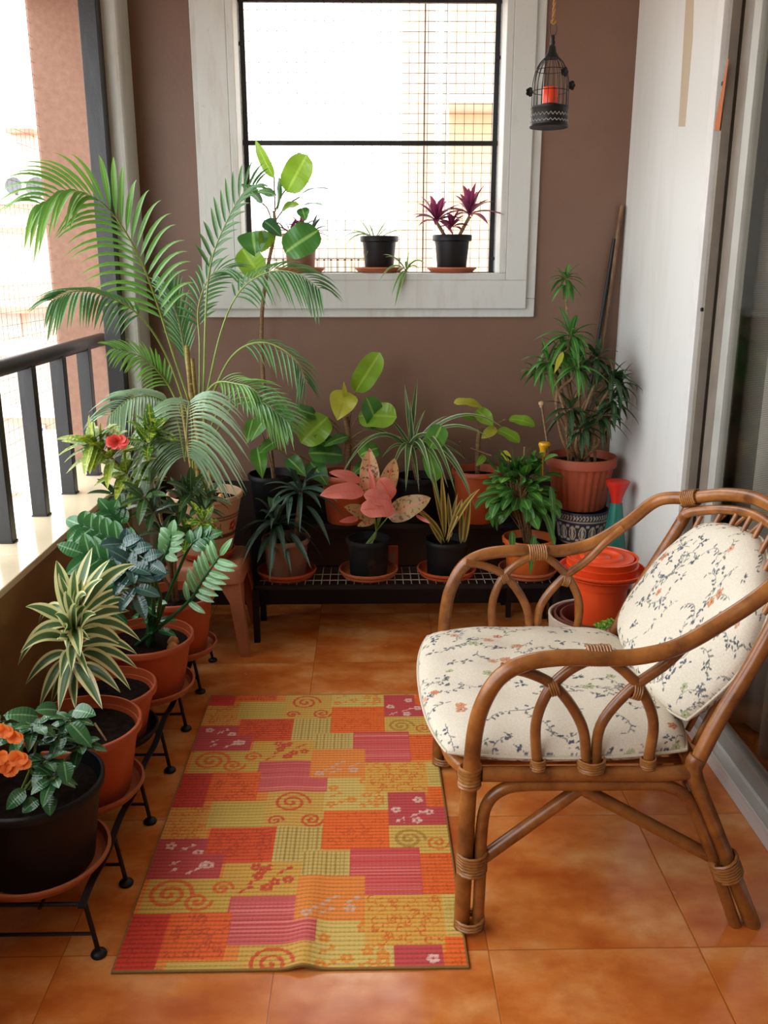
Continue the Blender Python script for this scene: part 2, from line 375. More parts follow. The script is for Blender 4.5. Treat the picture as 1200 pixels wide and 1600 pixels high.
# ---------------------------------------------------------------- the room
XR = 1.02; YB = 3.69; XL = -.95; CZ = 2.85; YF = -1.3
struct(MB().box((XL-.33, YF-.1, -.12), (XR+1.6, YB+.2, 0)).build('floor', 'floor', smooth=False))
struct(MB().box((-1.45, YF-.1, CZ), (XR+1.6, YB+.2, CZ+.12)).build('ceiling', 'ceiling', smooth=False))
WX0, WX1, WZ0, WZ1 = -.485, .525, 1.40, 2.42
b = MB()
b.box((-.98, YB, 0), (WX0-.03, YB+.2, CZ)); b.box((WX1+.03, YB, 0), (XR+.15, YB+.2, CZ))
b.box((WX0-.03, YB, 0), (WX1+.03, YB+.2, WZ0-.03)); b.box((WX0-.03, YB, WZ1+.03), (WX1+.03, YB+.2, CZ))
struct(b.build('wall_back', 'brown_wall', smooth=False))
bb = MB().box((-.88, YB-.012, 0), (XR-.004, YB-.0005, .555))  # flat dark band along the lower part of the back wall
M['low_band'] = plain('dark_low_wall_band', '#2a1d18', .5, noise=.15, scale=5)
struct(bb.build('low_band_back', 'low_band', smooth=False))
struct(MB().box((-1.45, YF-.12, 0), (XR+1.6, YF, CZ)).build('wall_front', 'brown_wall', smooth=False))
DY = 2.835
struct(MB().box((XR, DY, 0), (XR+.15, YB, CZ)).build('wall_right', 'white_wall', smooth=False), 'white painted right wall with tan scraped streaks')
# bare scraped marks on the right wall
def scrape(corners, mat):
    mb = MB(); vs = []
    fw = []
    for (px, py) in corners:
        # point on the plane of the right wall
        a = at(px, py, 1.0); d = a-Vector((0, 0, CAM_H)); t = (XR-.0008)/d.x; vs.append(Vector((0, 0, CAM_H))+d*t)
    vs2 = [v+Vector((.0008, 0, 0)) for v in vs]; n = len(vs)
    mb.add(vs+vs2, [tuple(range(n))]+[(i, (i+1) % n, n+(i+1) % n, n+i) for i in range(n)])
    return mb
M['scrape_tan'] = streaked('bare_tan_plaster', '#b8a890', '#a08c74', .4, .8)
M['scrape_clay'] = streaked('bare_clay_plaster', '#b4683c', '#90502c', .4, .8)
wr = bpy.data.objects['wall_right']
scrape([(1074, -40), (1085, -40), (1082, 60), (1070, 198), (1060, 198), (1068, 60)], 0).build('bare_streak', 'scrape_tan', wr, smooth=False)
scrape([(1137, 92), (1138.5, 92), (1124, 204), (1115, 203)], 0).build('bare_streak', 'scrape_clay', wr, smooth=False)

# window surround (stepped) and reveal
b = MB()
def ring(mb, x0, x1, z0, z1, X0, X1, Z0, Z1, ya, yb):
    mb.box((x0, ya, Z0), (X0, yb, Z1)); mb.box((X1, ya, Z0), (x1, yb, Z1)); mb.box((x0, ya, z0), (x1, yb, Z0)); mb.box((x0, ya, Z1), (x1, yb, z1))
ring(b, -.647, .675, 1.228, 2.66, WX0-.1, WX1+.1, WZ0-.1, WZ1+.1, YB-.014, YB+.01)
struct(b.build('trim_1', 'trim_white', smooth=False, bevel=.004))
b = MB(); ring(b, -.625, .637, 1.262, 2.63, WX0-.028, WX1+.028, WZ0-.028, WZ1+.028, YB-.03, YB-.001)
ring(b, WX0-.028, WX1+.028, WZ0-.028, WZ1+.028, WX0, WX1, WZ0, WZ1, YB-.03, YB+.2)
w1 = struct(b.build('window_1', 'trim_white', smooth=False, bevel=.003), 'white plastered window surround with black grille')
# grille: black frame + welded wire mesh
gy = YB+.13; b = MB(); t = .0095
for x in (WX0+.012, WX1-.012): b.box((x-t, gy-t, WZ0), (x+t, gy+t, WZ1))
for z in (WZ1-.014, 1.897, ): b.box((WX0, gy-t*.8, z-.009), (WX1, gy+t*.8, z+.009))
b.box((WX0, gy-.004, WZ0), (WX1, gy+.004, WZ0+.004))
for z in (2.25, 1.5): b.box((WX0-.001, gy-.02, z-.006), (WX0+.014, gy-.008, z+.006)); b.box((WX1-.014, gy-.02, z-.05), (WX1+.001, gy-.008, z-.038))
wf = b.build('window_frame', 'black_paint', w1, smooth=False)
b = MB(); s = .0365; x = WX0+s
while x < WX1: b.box((x-.0009, gy-.0009, WZ0), (x+.0009, gy+.0009, WZ1)); x += s
z = WZ0+s*.6
while z < WZ1: b.box((WX0, gy-.0009, z-.0009), (WX1, gy+.0009, z+.0009)); z += s
b.build('wire_mesh', 'black_metal', wf, smooth=False)
# corner pier left of the back wall
b = MB(); b.box((-.98, 3.50, 0), (-.87, YB, CZ))
struct(b.build('trim_2', 'trim_white', smooth=False, bevel=.014))
b = MB(); b.box((-.985, 3.44, .62), (-.922, 3.50, CZ))
struct(b.build('trim_3', 'black_paint', smooth=False, bevel=.003), 'black painted square post at the end of the railing')
struct(MB().box((-1.27, 3.75, -.5), (-.98, 4.2, 4.0)).build('pillar', 'plaster', smooth=False, bevel=.01))
# parapet with marble ledge
w = struct(MB().box((XL-.30, YF, -.2), (XL, 3.76, .604)).build('wall_left', 'parapet', smooth=False))
b = MB(); y = YF
for y1 in (-.4, .56, 1.52, 2.48, 3.76):
    b.box((XL-.305, y+.0008, .604), (XL+.008, y1-.0008, .626)); y = y1
b.build('ledge', 'ledge', w, smooth=False, bevel=.003)
struct(MB().box((-1.30, YF, 2.40), (-.95, 3.75, CZ)).build('light_cut_beam', 'white_wall', smooth=False))  # unseen lintel added to cut the sky light reaching the back corners
# railing
rl = thing('railing', 'black painted railing with flat balusters standing on the cream ledge', 'railing', (-1.08, 1.2, .626))
b = MB(); b.tube([(-1.085, YF, 1.137), (-1.085, 3.75, 1.137)], .026, 16); b.build('handrail', 'black_paint', rl)
y = 3.50
while y > YF+.1:
    b = MB(); b.box((-1.11, y-.019, .628), (-1.062, y+.019, 1.125)); b.box((-1.113, y-.022, .6265), (-1.059, y+.022, .631))
    b.build('baluster', 'black_paint', rl, smooth=False, bevel=.002); y -= .30
# bird net
b = MB(); s = .045; y = YF+.02; xn = -1.255
while y < 3.75: b.box((xn-.0005, y-.0005, .628), (xn+.0005, y+.0005, 2.395)); y += s
z = .64
while z < 2.39: b.box((xn-.0005, YF, z-.0005), (xn+.0005, 3.75, z+.0005)); z += s
M['net'] = plain('net_cord', '#6e6a60', .8, bump=0)
tag(b.build('bird_net', 'net', smooth=False), 'fine bird net stretched across the opening outside the railing', 'net')

# sliding door on the right
d1 = struct(MB().box((XR+.10, YF, .05), (XR+.14, DY, CZ)).build('door_frame_hidden', 'white_frame', smooth=False)); bpy.data.objects.remove(d1)
b = MB()
b.box((XR-.006, DY-.035, 0), (XR+.12, DY+.012, CZ))                 # white jamb
b.box((XR-.012, YF, 0), (XR+.12, DY-.03, .035))                     # sill track
b.box((XR-.012, YF, .035), (XR-.006, DY-.03, .05)); b.box((XR+.03, YF, .035), (XR+.036, DY-.03, .05))
b.box((XR-.006, YF, 2.6), (XR+.12, DY-.03, CZ))
d1 = struct(b.build('door_1', 'white_frame', smooth=False, bevel=.002), 'sliding glass door with white frame and grey curtain')
b = MB(); b.box((XR+.012, DY-.048, .05), (XR+.10, DY-.036, 2.6)); b.box((XR+.004, DY-.075, .05), (XR+.03, DY-.049, 2.6)); b.build('door_channel', 'grey_frame', d1, smooth=False)
sa = MB(); 
sa.box((XR+.036, DY-.16, .05), (XR+.055, DY-.085, 2.6)); sa.build('fly_screen_edge', 'grey_frame', d1, smooth=False)
sa = MB(); sa.box((XR+.03, DY-.215, .05), (XR+.058, DY-.165, 2.6)); sa.box((XR+.03, YF, .05), (XR+.058, DY-.165, .10)); sa.box((XR+.03, YF, 2.54), (XR+.058, DY-.165, 2.6)); sa.box((XR+.03, .78, .05), (XR+.058, .84, 2.6))
pn = sa.build('door_panel', 'light_frame', d1, smooth=False, bevel=.002)
MB().box((XR+.040, YF, .09), (XR+.046, DY-.20, 2.56)).build('door_glass', 'glass', pn, smooth=False)
b = MB(); b.lathe([(0, 0), (.006, 0), (.006, .004), (0, .004)], (0, 0, 0), 12)
for z in (1.30, 1.93):
    q = MB(); q.tube([(XR-.002, DY-.062, z), (XR+.005, DY-.062, z)], .006, 12); q.build('screw_hole', 'black_metal', d1)
b = MB(); n = 260
vs = []; fs = []; uvs = []
for i in range(n+1):
    y = YF+(DY-.1-YF)*i/n; x = XR+.16+.028*math.sin(y*34+math.sin(y*9)*1.2)+.008*math.sin(y*83)
    for z in (.04, 2.62): vs.append((x, y, z)); uvs.append((0, 0))
for i in range(n): fs.append((2*i, 2*i+2, 2*i+3, 2*i+1))
b.add(vs, fs, uvs)
cu = tag(b.build('curtain', 'curtain'), 'long grey pleated curtain hanging behind the sliding glass door', 'curtain')
so = cu.modifiers.new('thick', 'SOLIDIFY'); so.thickness = .002
struct(MB().box((XR+1.4, YF, 0), (XR+1.6, YB, CZ)).build('wall_inner_room', 'white_wall', smooth=False))
struct(MB().box((XR+.15, DY+.2, 0), (XR+1.4, DY+.3, CZ)).build('wall_inner_side', 'white_wall', smooth=False))

# ---------------------------------------------------------------- outside
M['pale_yellow'] = plain('pale_yellow_render', '#f4ecd0', .9, noise=.06, scale=.4, bump=0)
M['pink_render'] = plain('pink_render', '#e6c0ae', .9, noise=.1, scale=.5, bump=0)
M['roof_red'] = plain('red_roof', '#d08c78', .9, noise=.15, scale=2, bump=0)
M['beige_render'] = plain('beige_render', '#d4b494', .9, noise=.04, scale=.6, bump=0)
M['white_render'] = plain('white_render', '#e4e0da', .9, noise=.04, bump=0)
M['ground'] = plain('dusty_ground', '#b08a70', .95, noise=.15, scale=.3, bump=0)
M['win_dark'] = plain('far_window', '#b8b0a2', .3, noise=.1, bump=0)
M['dish_grey'] = plain('weathered_dish', '#5c5e60', .6, bump=0)
M['blue'] = plain('blue_tarp', '#3a5ab0', .6)
struct(MB().box((-90, -30, -9.3), (90, 160, -9)).build('ground', 'ground', smooth=False))
def bld(name, label, loc): return thing(name, label, 'building', loc)
A = bld('apartment_building', 'pale yellow building beyond the railing with satellite dishes on its ledge', (-10, 24, -9))
p = at(0, 178, 20)
MB().box((-16, 20, -9), (-5.5, 27, p.z)).build('wall', 'pale_yellow', A, smooth=False)
b = MB()
for py in (312, 348): q = at(0, py, 20); b.box((-16, 19.4, q.z-.12), (-5.5, 20, q.z+.12))
b.build('ledge', 'white_render', A, smooth=False)
q = at(40, 224, 19.95); b = MB(); b.box((q.x-.16, 19.9, q.z-.22), (q.x+.16, 20.0, q.z+.16)); wn = b.build('window', 'win_dark', A, smooth=False)
b = MB(); b.box((q.x-.26, 19.6, q.z+.16), (q.x+.26, 20.0, q.z+.24)); b.build('awning', 'roof_red', A, smooth=False)
def dish(px, py, r, lab):
    q = at(px, py, 19.3); t = thing('satellite_dish', lab, 'satellite dish', (q.x, q.y, q.z-.3), 'satellite dishes')
    m = MB(); m.lathe([(0.001, 0), (r*.5, .03*r), (r*.85, .15*r), (r, .25*r), (r*.97, .27*r), (r*.8, .17*r), (.001, .03*r)], (0, 0, 0), 24)
    mt = Matrix.Rotation(1.25, 4, 'X') @ Matrix.Rotation(0, 4, 'Z'); m.v = [tuple(mt @ Vector(v) + q) for v in m.v]; m.build('reflector', 'dish_grey', t)
    MB().tube([q, q+Vector((0, .1, -.15)), (q.x, q.y+.1, at(0, 312, 20).z+.1)], .03, 6).build('mast', 'grey_frame', t)
dish(22, 291, .17, 'left small satellite dish on the pale yellow building ledge')
dish(58, 294, .21, 'right larger satellite dish on the pale yellow building ledge')
B = bld('low_house', 'pink low house with red sloping roof seen behind the railing', (-5, 13, -9))
p = at(0, 478, 12); r_ = at(0, 452, 13.2)
MB().box((-11, 12, -9), (-3.3, 18, p.z)).build('wall', 'pink_render', B, smooth=False)
b = MB(); b.add([(-11.2, 11.7, p.z), (-3.1, 11.7, p.z), (-3.1, 14, r_.z+.1), (-11.2, 14, r_.z+.1), (-11.2, 11.7, p.z-.08), (-3.1, 11.7, p.z-.08), (-3.1, 14, p.z-.08), (-11.2, 14, p.z-.08)], [(0,1,2,3),(4,7,6,5),(0,4,5,1),(1,5,6,2),(3,2,6,7),(0,3,7,4)]); b.build('roof', 'roof_red', B, smooth=False)
b = MB()
for py in (545, 640, 755): q = at(0, py, 12); b.box((-11, 11.75, q.z-.07), (-3.3, 12, q.z+.07))
b.build('ledge', 'white_render', B, smooth=False)
for (px, py, w_, h_) in ((15, 505, .3, .35), (62, 505, .25, .3), (30, 600, .3, .4), (60, 680, .22, .3)):
    q = at(px, py, 11.97); MB().box((q.x-w_/2, 11.95, q.z-h_/2), (q.x+w_/2, 12.0, q.z+h_/2)).build('window', 'win_dark', B, smooth=False)
q = at(80, 700, 11.6); b = MB(); b.box((q.x-.13, 11.5, q.z-.28), (q.x+.16, 11.75, q.z+.22)); tk = b.build('water_tank', 'white_render', smooth=False, bevel=.03); tag(tk, 'small white tank with blue end against the pink house', 'tank')
MB().box((q.x-.17, 11.52, q.z-.1), (q.x-.131, 11.73, q.z+.24)).build('lid', 'blue', tk, smooth=False)
C_ = bld('apartment_building', 'beige building with white balcony column seen through the back window', (3, 12, -9))
x0 = at(648, 200, 11).x
MB().box((x0, 11, -9), (x0+.10, 15, 9)).build('wall', 'beige_render', C_, smooth=False)
x1 = at(668, 200, 10.8).x; x2 = at(703, 200, 10.8).x
MB().box((x1, 11.3, -9), (x1+.5, 15, 9)).build('wall', 'white_render', C_, smooth=False)
b = MB(); b.box((x1+.07, 10.6, -9), (x1+.15, 10.7, 9)); b.box((x1+.20, 10.7, -9), (x1+.23, 10.75, 9)); b.build('drain_pipe', 'white_render', C_, smooth=False)
zb = at(700, 150, 10.5).z
MB().box((x2, 11.0, -9), (x2+4, 15, 9)).build('wall', 'beige_render', C_, smooth=False)
MB().box((x2-.05, 10.4, zb-.08), (x2+4, 11.05, zb)).build('balcony_slab', 'white_render', C_, smooth=False)
for k, (px, py, Y, wd, m_) in enumerate(((560, 330, 72, 7, 'white_render'), (610, 345, 50, 4, 'pale_yellow'), (430, 352, 58, 5, 'white_render'), (500, 372, 40, 4.5, 'pink_render'), (585, 378, 33, 3.2, 'beige_render'))):
    q = at(px, py, Y); t = bld('distant_building', ['white far block, tallest on the skyline between the two right sill pots', 'pale yellow far block on the skyline just left of the purple plant', 'white far block on the skyline behind the leftmost sill pot', 'pink far block on the skyline left of the middle sill pot', 'beige far block behind the middle sill pot'][k], (q.x, Y+2, -9)); t['group'] = 'far skyline blocks'
    MB().box((q.x-wd/2, Y, -9), (q.x+wd/2, Y+5, q.z)).build('wall', m_, t, smooth=False)
    for i in range(4):
        for j in range(3):
            xx = q.x-wd/2+wd*(i+.5)/4; zz = q.z-1.1-1.6*j
            MB().box((xx-.3, Y-.05, zz-.4), (xx+.3, Y, zz+.4)).build('window', 'win_dark', t, smooth=False)
# far fence
t = thing('fence', 'low dark fence far below beyond the window sill', 'fence', (-1, 30, -1)); b = MB(); q = at(480, 405, 30)
z0 = at(480, 425, 30).z; MB().box((-6, 30, q.z-.04), (4, 30.05, q.z+.03)).build('rail', 'grey_frame', t, smooth=False)
b = MB(); x = -6
while x < 4: b.box((x, 30.0, z0-1), (x+.06, 30.05, q.z)); x += .22
b.box((-6, 30, z0-9), (4, 30.2, z0-1)); b.build('pickets', 'grey_frame', t, smooth=False)
# ---------------------------------------------------------------- painted patterns (rasters)
def L3(h): return np.array(lin(h)[:3])
class Ras:
    def __init__(s, w, h, res, base): s.w, s.h, s.res = w, h, res; s.nx, s.ny = int(w/res), int(h/res); s.a = np.zeros((s.nx, s.ny, 3)); s.a[:] = L3(base)
    def dot(s, x, y, r, c, r2=None, ang=0):
        r2 = r2 or r; m = max(r, r2); i0, i1 = int((x-m)/s.res)-1, int((x+m)/s.res)+2; j0, j1 = int((y-m)/s.res)-1, int((y+m)/s.res)+2
        I, J = np.meshgrid(np.arange(i0, i1), np.arange(j0, j1), indexing='ij'); dx = (I+.5)*s.res-x; dy = (J+.5)*s.res-y
        u = dx*math.cos(ang)+dy*math.sin(ang); v = -dx*math.sin(ang)+dy*math.cos(ang); k = (u/r)**2+(v/r2)**2 < 1
        s.a[I[k] % s.nx, J[k] % s.ny] = L3(c)
    def line(s, pts, r, c):
        for (x0, y0), (x1, y1) in zip(pts[:-1], pts[1:]):
            n = max(1, int(math.hypot(x1-x0, y1-y0)/(r*.7)))
            for k in range(n): s.dot(x0+(x1-x0)*k/n, y0+(y1-y0)*k/n, r, c)
    def sample(s, x, y): return s.a[(np.floor(x/s.res).astype(int)) % s.nx, (np.floor(y/s.res).astype(int)) % s.ny]
# ---- rug pattern, one repeat .75 x .59
RW, RP = .75, .59
rr = Ras(RW, RP, .0025, '#d8893a'); rg = random.Random(3)
def spiral(cx, cy, r, turns, c, wd, cw=1, ph=0):
    rr.line([(cx+r*(1-t)*math.cos(ph+cw*t*turns*6.28), cy+r*(1-t)*math.sin(ph+cw*t*turns*6.28)) for t in np.linspace(0, .93, 60)], wd, c)
PATS = [('scr','#cf9a44',-.004,.16,.42,.602),('plain','#c0ae58',.153,.353,.494,.614),('swA','#c6a64e',.349,.563,.491,.66),('red','#cc5226',.172,.404,.349,.494),
 ('or','#d4702c',-.01,.02,.29,.45),('pf','#b4484a',.009,.175,.294,.45),('pf','#b4484a',.1,.241,.294,.388),('ol','#c0b268',.403,.565,.352,.494),('ol','#c0b268',.499,.657,.298,.395),
 ('or','#dc6a28',.563,.79,.398,.569),('gf','#c8b866',.557,.79,.569,.739),('pf','#b84a4c',.791,.931,.499,.664),('pf','#b84a4c',.85,1.001,.499,.582),('swB','#c8ae54',.791,1.01,.377,.499),
 ('rose','#c4504c',.657,.893,.225,.403),('scr','#cfa448',.708,.949,.066,.226),('or','#d8682a',.893,1.01,.23,.38),('orf','#c8a448',.252,.5,.23,.35),('swC','#c2a64a',.023,.295,.172,.294),
 ('rose2','#c05858',.292,.5,.138,.232),('rose2','#c05858',.307,.565,.072,.145),('of','#d88a3c',.496,.71,.145,.299),('red2','#c43c2c',-.02,.12,.0,.173),('of2','#d8642a',.12,.307,.03,.175),
 ('or','#dc6a28',.94,1.01,-.01,.09),('plain','#c8b868',.949,1.01,.09,.225),('or','#d86a2a',.931,1.01,.582,.63)]
for (ty, col, u0, u1, v0, v1) in PATS:
    i0, i1 = max(0, int(u0*RW/rr.res)), min(rr.nx, int(u1*RW/rr.res)); jj = np.arange(int(v0/rr.res), int(v1/rr.res)) % rr.ny
    rr.a[i0:i1, jj[:, None].ravel()] = L3(col)
    x0, x1 = max(0, u0)*RW, min(1, u1)*RW; cx, cy = (x0+x1)/2, (v0+v1)/2
    if ty in ('rose', 'rose2', 'plain'):
        for k in range(int((v1-v0)/.012)):
            y = v0+.006+k*.012; rr.line([(x0+.004, y), (x1-.004, y)], .0016, '#d8807c' if ty != 'plain' else '#b8a448')
    if ty == 'ol':
        for k in range(int((x1-x0)/.011)): rr.line([(x0+.006+k*.011, v0+.004), (x0+.006+k*.011, v1-.004)], .0016, '#a08c40')
    if ty in ('scr', 'red', 'of2', 'red2', 'or'):
        cc = {'scr':'#c87028','red':'#b03c20','of2':'#b84c24','red2':'#a83428','or':'#c8561e'}[ty]
        for k in range(int((x1-x0)*(v1-v0)*{'scr':2200,'red':2400,'of2':2200,'red2':1200,'or':1300}[ty])):
            x, y = rg.uniform(x0+.01, x1-.01), rg.uniform(v0+.01, v1-.01); a = rg.uniform(0, 6.28); r0 = rg.uniform(.006, .014)
            rr.line([(x+r0*math.cos(a+q*.8)*(1-q*.08), y+r0*math.sin(a+q*.8)*(1-q*.08)) for q in range(6)], .0014, cc)
    if ty in ('pf', 'of', 'gf', 'orf'):
        cc = {'pf':'#d8b8ae','of':'#c8a890','gf':'#d08c34','orf':'#c05030'}[ty]
        for k in range(max(2, int((x1-x0)*(v1-v0)*{'pf':330,'of':260,'gf':600,'orf':560}[ty]))):
            x, y = rg.uniform(x0+.015, x1-.015), rg.uniform(v0+.015, v1-.015); a = rg.uniform(0, 6)
            if rg.random() < .55:
                for q in range(5): rr.dot(x+.009*math.cos(a+q*1.257), y+.009*math.sin(a+q*1.257), .0058, cc)
                rr.dot(x, y, .0035, col)
            else:
                rr.line([(x-.018, y-.01), (x, y+.004), (x+.018, y+.012)], .0016, cc); rr.dot(x+.01, y+.012, .008, cc, .004, a); rr.dot(x-.008, y-.002, .008, cc, .004, a+1)
    if ty == 'swA':
        spiral(x0+(x1-x0)*.42, v0+(v1-v0)*.66, .050, 2.3, '#c4582c', .0042); spiral(x1-.034, v0+.035, .032, 2, '#c4582c', .004, -1); spiral(x0+.03, v0+.03, .022, 1.6, '#c4582c', .0038)
    if ty == 'swB': spiral(x0+.05, cy, .042, 2.2, '#a88a3c', .005); spiral(x1-.035, cy-.015, .03, 1.8, '#c8742c', .0038, -1)
    if ty == 'swC': spiral(x0+.055, cy+.005, .054, 2.2, '#cc6a2c', .0055); spiral(x0+.125, cy-.02, .034, 1.8, '#cc6a2c', .0048, -1); spiral(x0+.175, cy+.025, .026, 1.6, '#cc6a2c', .0045)
RX, RY, RL = -.541, 1.56, 1.25
nx, ny = 300, 430
xs = np.linspace(0, RW, nx); ys = np.linspace(0, RL, ny); GX, GY = np.meshgrid(xs, ys, indexing='ij')
colr = rr.sample(np.clip(GX, 0, RW-.003), GY)*np.array([1.3, 1.1, 1.05])
rid = np.abs(np.sin(GY*math.pi/.0135)); 
colr = colr*(0.55+.45*np.clip(rid*1.7, 0, 1))[..., None]
colr = colr*(1-.14*((np.floor(GX/.0052) % 2)*(rid < .75)))[..., None]
edge = (GX < .005) | (GX > RW-.005) | (GY < .005) | (GY > RL-.005); colr[edge] = L3('#8a6a34')
hump = .012*np.exp(-((GX-.40-.02*GY)/.03)**2)*np.exp(-(GY/.28)**2) + .004*np.exp(-((GX-.32)/.05)**2)*np.exp(-((GY-.6)/.3)**2)
GZ = .005+.0022*rid+hump
b = MB(); V = np.stack([GX+RX+.012*0, GY+RY, GZ], -1).reshape(-1, 3)
fs = [(i*ny+j, (i+1)*ny+j, (i+1)*ny+j+1, i*ny+j+1) for i in range(nx-1) for j in range(ny-1)]
rim = [(i, 0) for i in range(nx)]+[(nx-1, j) for j in range(1, ny)]+[(i, ny-1) for i in range(nx-2, -1, -1)]+[(0, j) for j in range(ny-2, 0, -1)]
base = [(V[i*ny+j][0], V[i*ny+j][1], max(.0006, V[i*ny+j][2]-.0055)) for i, j in rim]; n0 = len(V); nr = len(rim)
allv = [tuple(v) for v in V]+base
fs += [(rim[k][0]*ny+rim[k][1], n0+k, n0+(k+1) % nr, rim[(k+1) % nr][0]*ny+rim[(k+1) % nr][1]) for k in range(nr)]
b.add(allv, fs); b.col = np.concatenate([colr.reshape(-1, 3), np.tile(L3('#8a6a34'), (nr, 1))])
tag(b.build('floor_mat', 'rug'), 'woven patchwork mat in orange, yellow and pink blocks on the tiled floor', 'rug')

# ---------------------------------------------------------------- pots
def pot_prof(rt, rb, h, rim=.022, lip=.006, th=.005):
    return [(rb*.96, 0), (rb, .004), (rt-lip-(rt-rb)*rim/h, h-rim), (rt, h-rim+.003), (rt+.001, h-.003), (rt-.002, h), (rt-th-.002, h), (rt-th-.003, h-.01), (rt-th-lip, h-.03), (rt-th-lip-.004, h-.045)]
def saucer(c, r, label, mat='saucer_clay', group=None, h=.030):
    b = MB(); b.lathe([(r*.78, 0), (r*.82, .001), (r*.95, h*.72), (r*.985, h*.76), (r, h*.9), (r*.995, h+.002), (r*.955, h+.003), (r*.93, h*.8), (r*.895, .007), (.001, .005)], c, 40)
    return tag(b.build('saucer', mat), label, 'saucer', group)
def potted(name, label, c, rt, rb, h, mat='terracotta', cat='potted plant', soil=True, soilz=.03, fl=None, rim=.022):
    t = thing(name, label, cat, c); pf = pot_prof(rt, rb, h, rim)
    MB().lathe(pf, c, 208 if fl else 56, wob=fl).build('pot', mat, t)
    if soil:
        n = 36; r = rt-.012-(rt-rb)*soilz/h; b = MB(); vs = [(c[0], c[1], c[2]+h-soilz+.004)]; fs = []
        rings = 7
        for j in range(1, rings+1):
            for i in range(n):
                a = 6.2832*i/n; q = r*j/rings; vs.append((c[0]+q*math.cos(a), c[1]+q*math.sin(a), c[2]+h-soilz+(R.uniform(-.003, .004) if j < rings else 0)))
        for i in range(n): fs.append((0, 1+i, 1+(i+1) % n))
        for j in range(rings-1):
            for i in range(n): k = (i+1) % n; fs.append((1+j*n+i, 1+j*n+n+i, 1+j*n+n+k, 1+j*n+k))
        b.add(vs, fs); b.build('soil', 'soil', t)
    return t
# ---------------------------------------------------------------- long low plant rack by the parapet
rk = thing('plant_rack', 'long low black iron plant rack with disc feet along the parapet', 'plant rack', (-.74, 2.35, 0))
fy = [1.616, 1.845, 2.092, 2.342, 2.586, 2.844, 3.10]
for i, y in enumerate(fy):
    for (x, xi) in ((-.582, -.60), (-.915, -.90)):
        b = MB(); b.tube([(x, y, .008), (xi, y, .13)], .0055, 8); lg = b.build('leg', 'black_metal', rk)
        b = MB(); b.lathe([(.016, .0), (.0175, .004), (.015, .009), (.006, .013)], (x, y, 0), 20); b.build('foot', 'black_metal', lg)
    b = MB(); b.tube([(-.590, y, .055), (-.908, y, .055)], .004, 6); b.tube([(-.60, y, .13), (-.90, y, .13)], .0045, 6); b.build('crossbar', 'black_metal', rk)
for x in (-.603, -.69, -.80, -.90):
    b = MB(); pts = []
    for k in range(0, 121):
        y = 1.60+1.52*k/120; pts.append((x, y, .133+(.006*math.sin((y-1.6)*2*math.pi/.245) if x == -.603 else 0)))
    if x == -.603:
        for p, q in zip(pts[:-1], pts[1:]):
            b.obox(((Vector(p)+Vector(q))/2), Vector((.008, 0, 0)), (Vector(q)-Vector(p))/2*1.02, Vector((0, 0, .002)))
    else: b.tube(pts[::20], .004, 6)
    b.build('long_strip', 'black_metal', rk, smooth=x != -.603)
# saucers + pots on the rack
LP = {1: (-.735, 1.74, .153, .118, .205), 2: (-.715, 2.02, .148, .108, .190), 3: (-.725, 2.30, .130, .092, .150), 4: (-.692, 2.585, .150, .110, .180), 5: (-.655, 2.885, .130, .095, .205)}
RT = .137
names = {1: 'under the large black pot nearest the camera', 2: 'under the terracotta pot just behind the big black pot', 3: 'under the small terracotta pot in the middle of the low rack', 4: 'under the terracotta pot of the waxy-leaved plant', 5: 'under the last terracotta pot of the low rack, before the stool'}
for k, (x, y, rt, rb, h) in LP.items():
    saucer((x, y, RT+.003), (rb+.036), 'round clay saucer '+names[k], 'saucer_clay' if k != 3 else 'black_pot', 'round saucers on the low rack by the parapet')
def lp(k): x, y, rt, rb, h = LP[k]; return (x, y, RT+.010), rt, rb, h
# P1: crossandra in a black pot
c, rt, rb, h = lp(1); t = potted('flowering_plant', 'glossy green plant with orange flowers in a large black pot', c, rt, rb, h, 'black_pot')
b = MB(); cs = []
for (px, py, Y) in ((55, 1135, 1.72), (95, 1150, 1.76), (125, 1165, 1.78), (30, 1150, 1.70), (70, 1190, 1.68), (110, 1125, 1.80), (5, 1130, 1.72), (85, 1215, 1.64)):
    p = at(px, py, Y); cs.append(p); b.tube(cr([(c[0]+R.uniform(-.03, .03), c[1]+R.uniform(-.03, .03), c[2]+h-.03), (p+Vector(c))/2+Vector((0, 0, .09)), p], 4), .0028, 6)
b.build('stem', 'stem_green', t); b = MB()
for p in cs: b.rosette(p, 10, .058, .032, (-.5, .7), .25, prof='ovate', fold=.12, petiole=.12, bulge=.1)
for (px, py, tx, ty) in ((60, 1250, 35, 1270), (80, 1240, 78, 1275), (40, 1235, 10, 1265), (60, 1120, 5, 1118), (90, 1110, 55, 1110), (110, 1130, 143, 1168), (115, 1110, 150, 1118), (100, 1190, 105, 1225)):
    b.leaf(at(px, py, 1.62), at(tx, ty, 1.60), .04, .1, prof='ovate')
b.build('foliage', 'dark_leaf', t)
b = MB()
for (px, py, s_) in ((8, 1140, 1), (25, 1150, .9), (0, 1180, 1.1), (30, 1182, 1.1), (18, 1200, 1), (38, 1190, .9), (8, 1195, 1)):
    p = at(px, py, 1.58)
    for k in range(5):
        a = k*1.257+R.uniform(-.3, .3); d = Vector((math.cos(a), -.45, math.sin(a)*.8)); b.leaf(p, p+d*.019*s_, .021*s_, .1, nrm=(0, -1, .35), prof='oblong', fold=.05)
b.build('flower', 'orange_petal', t)
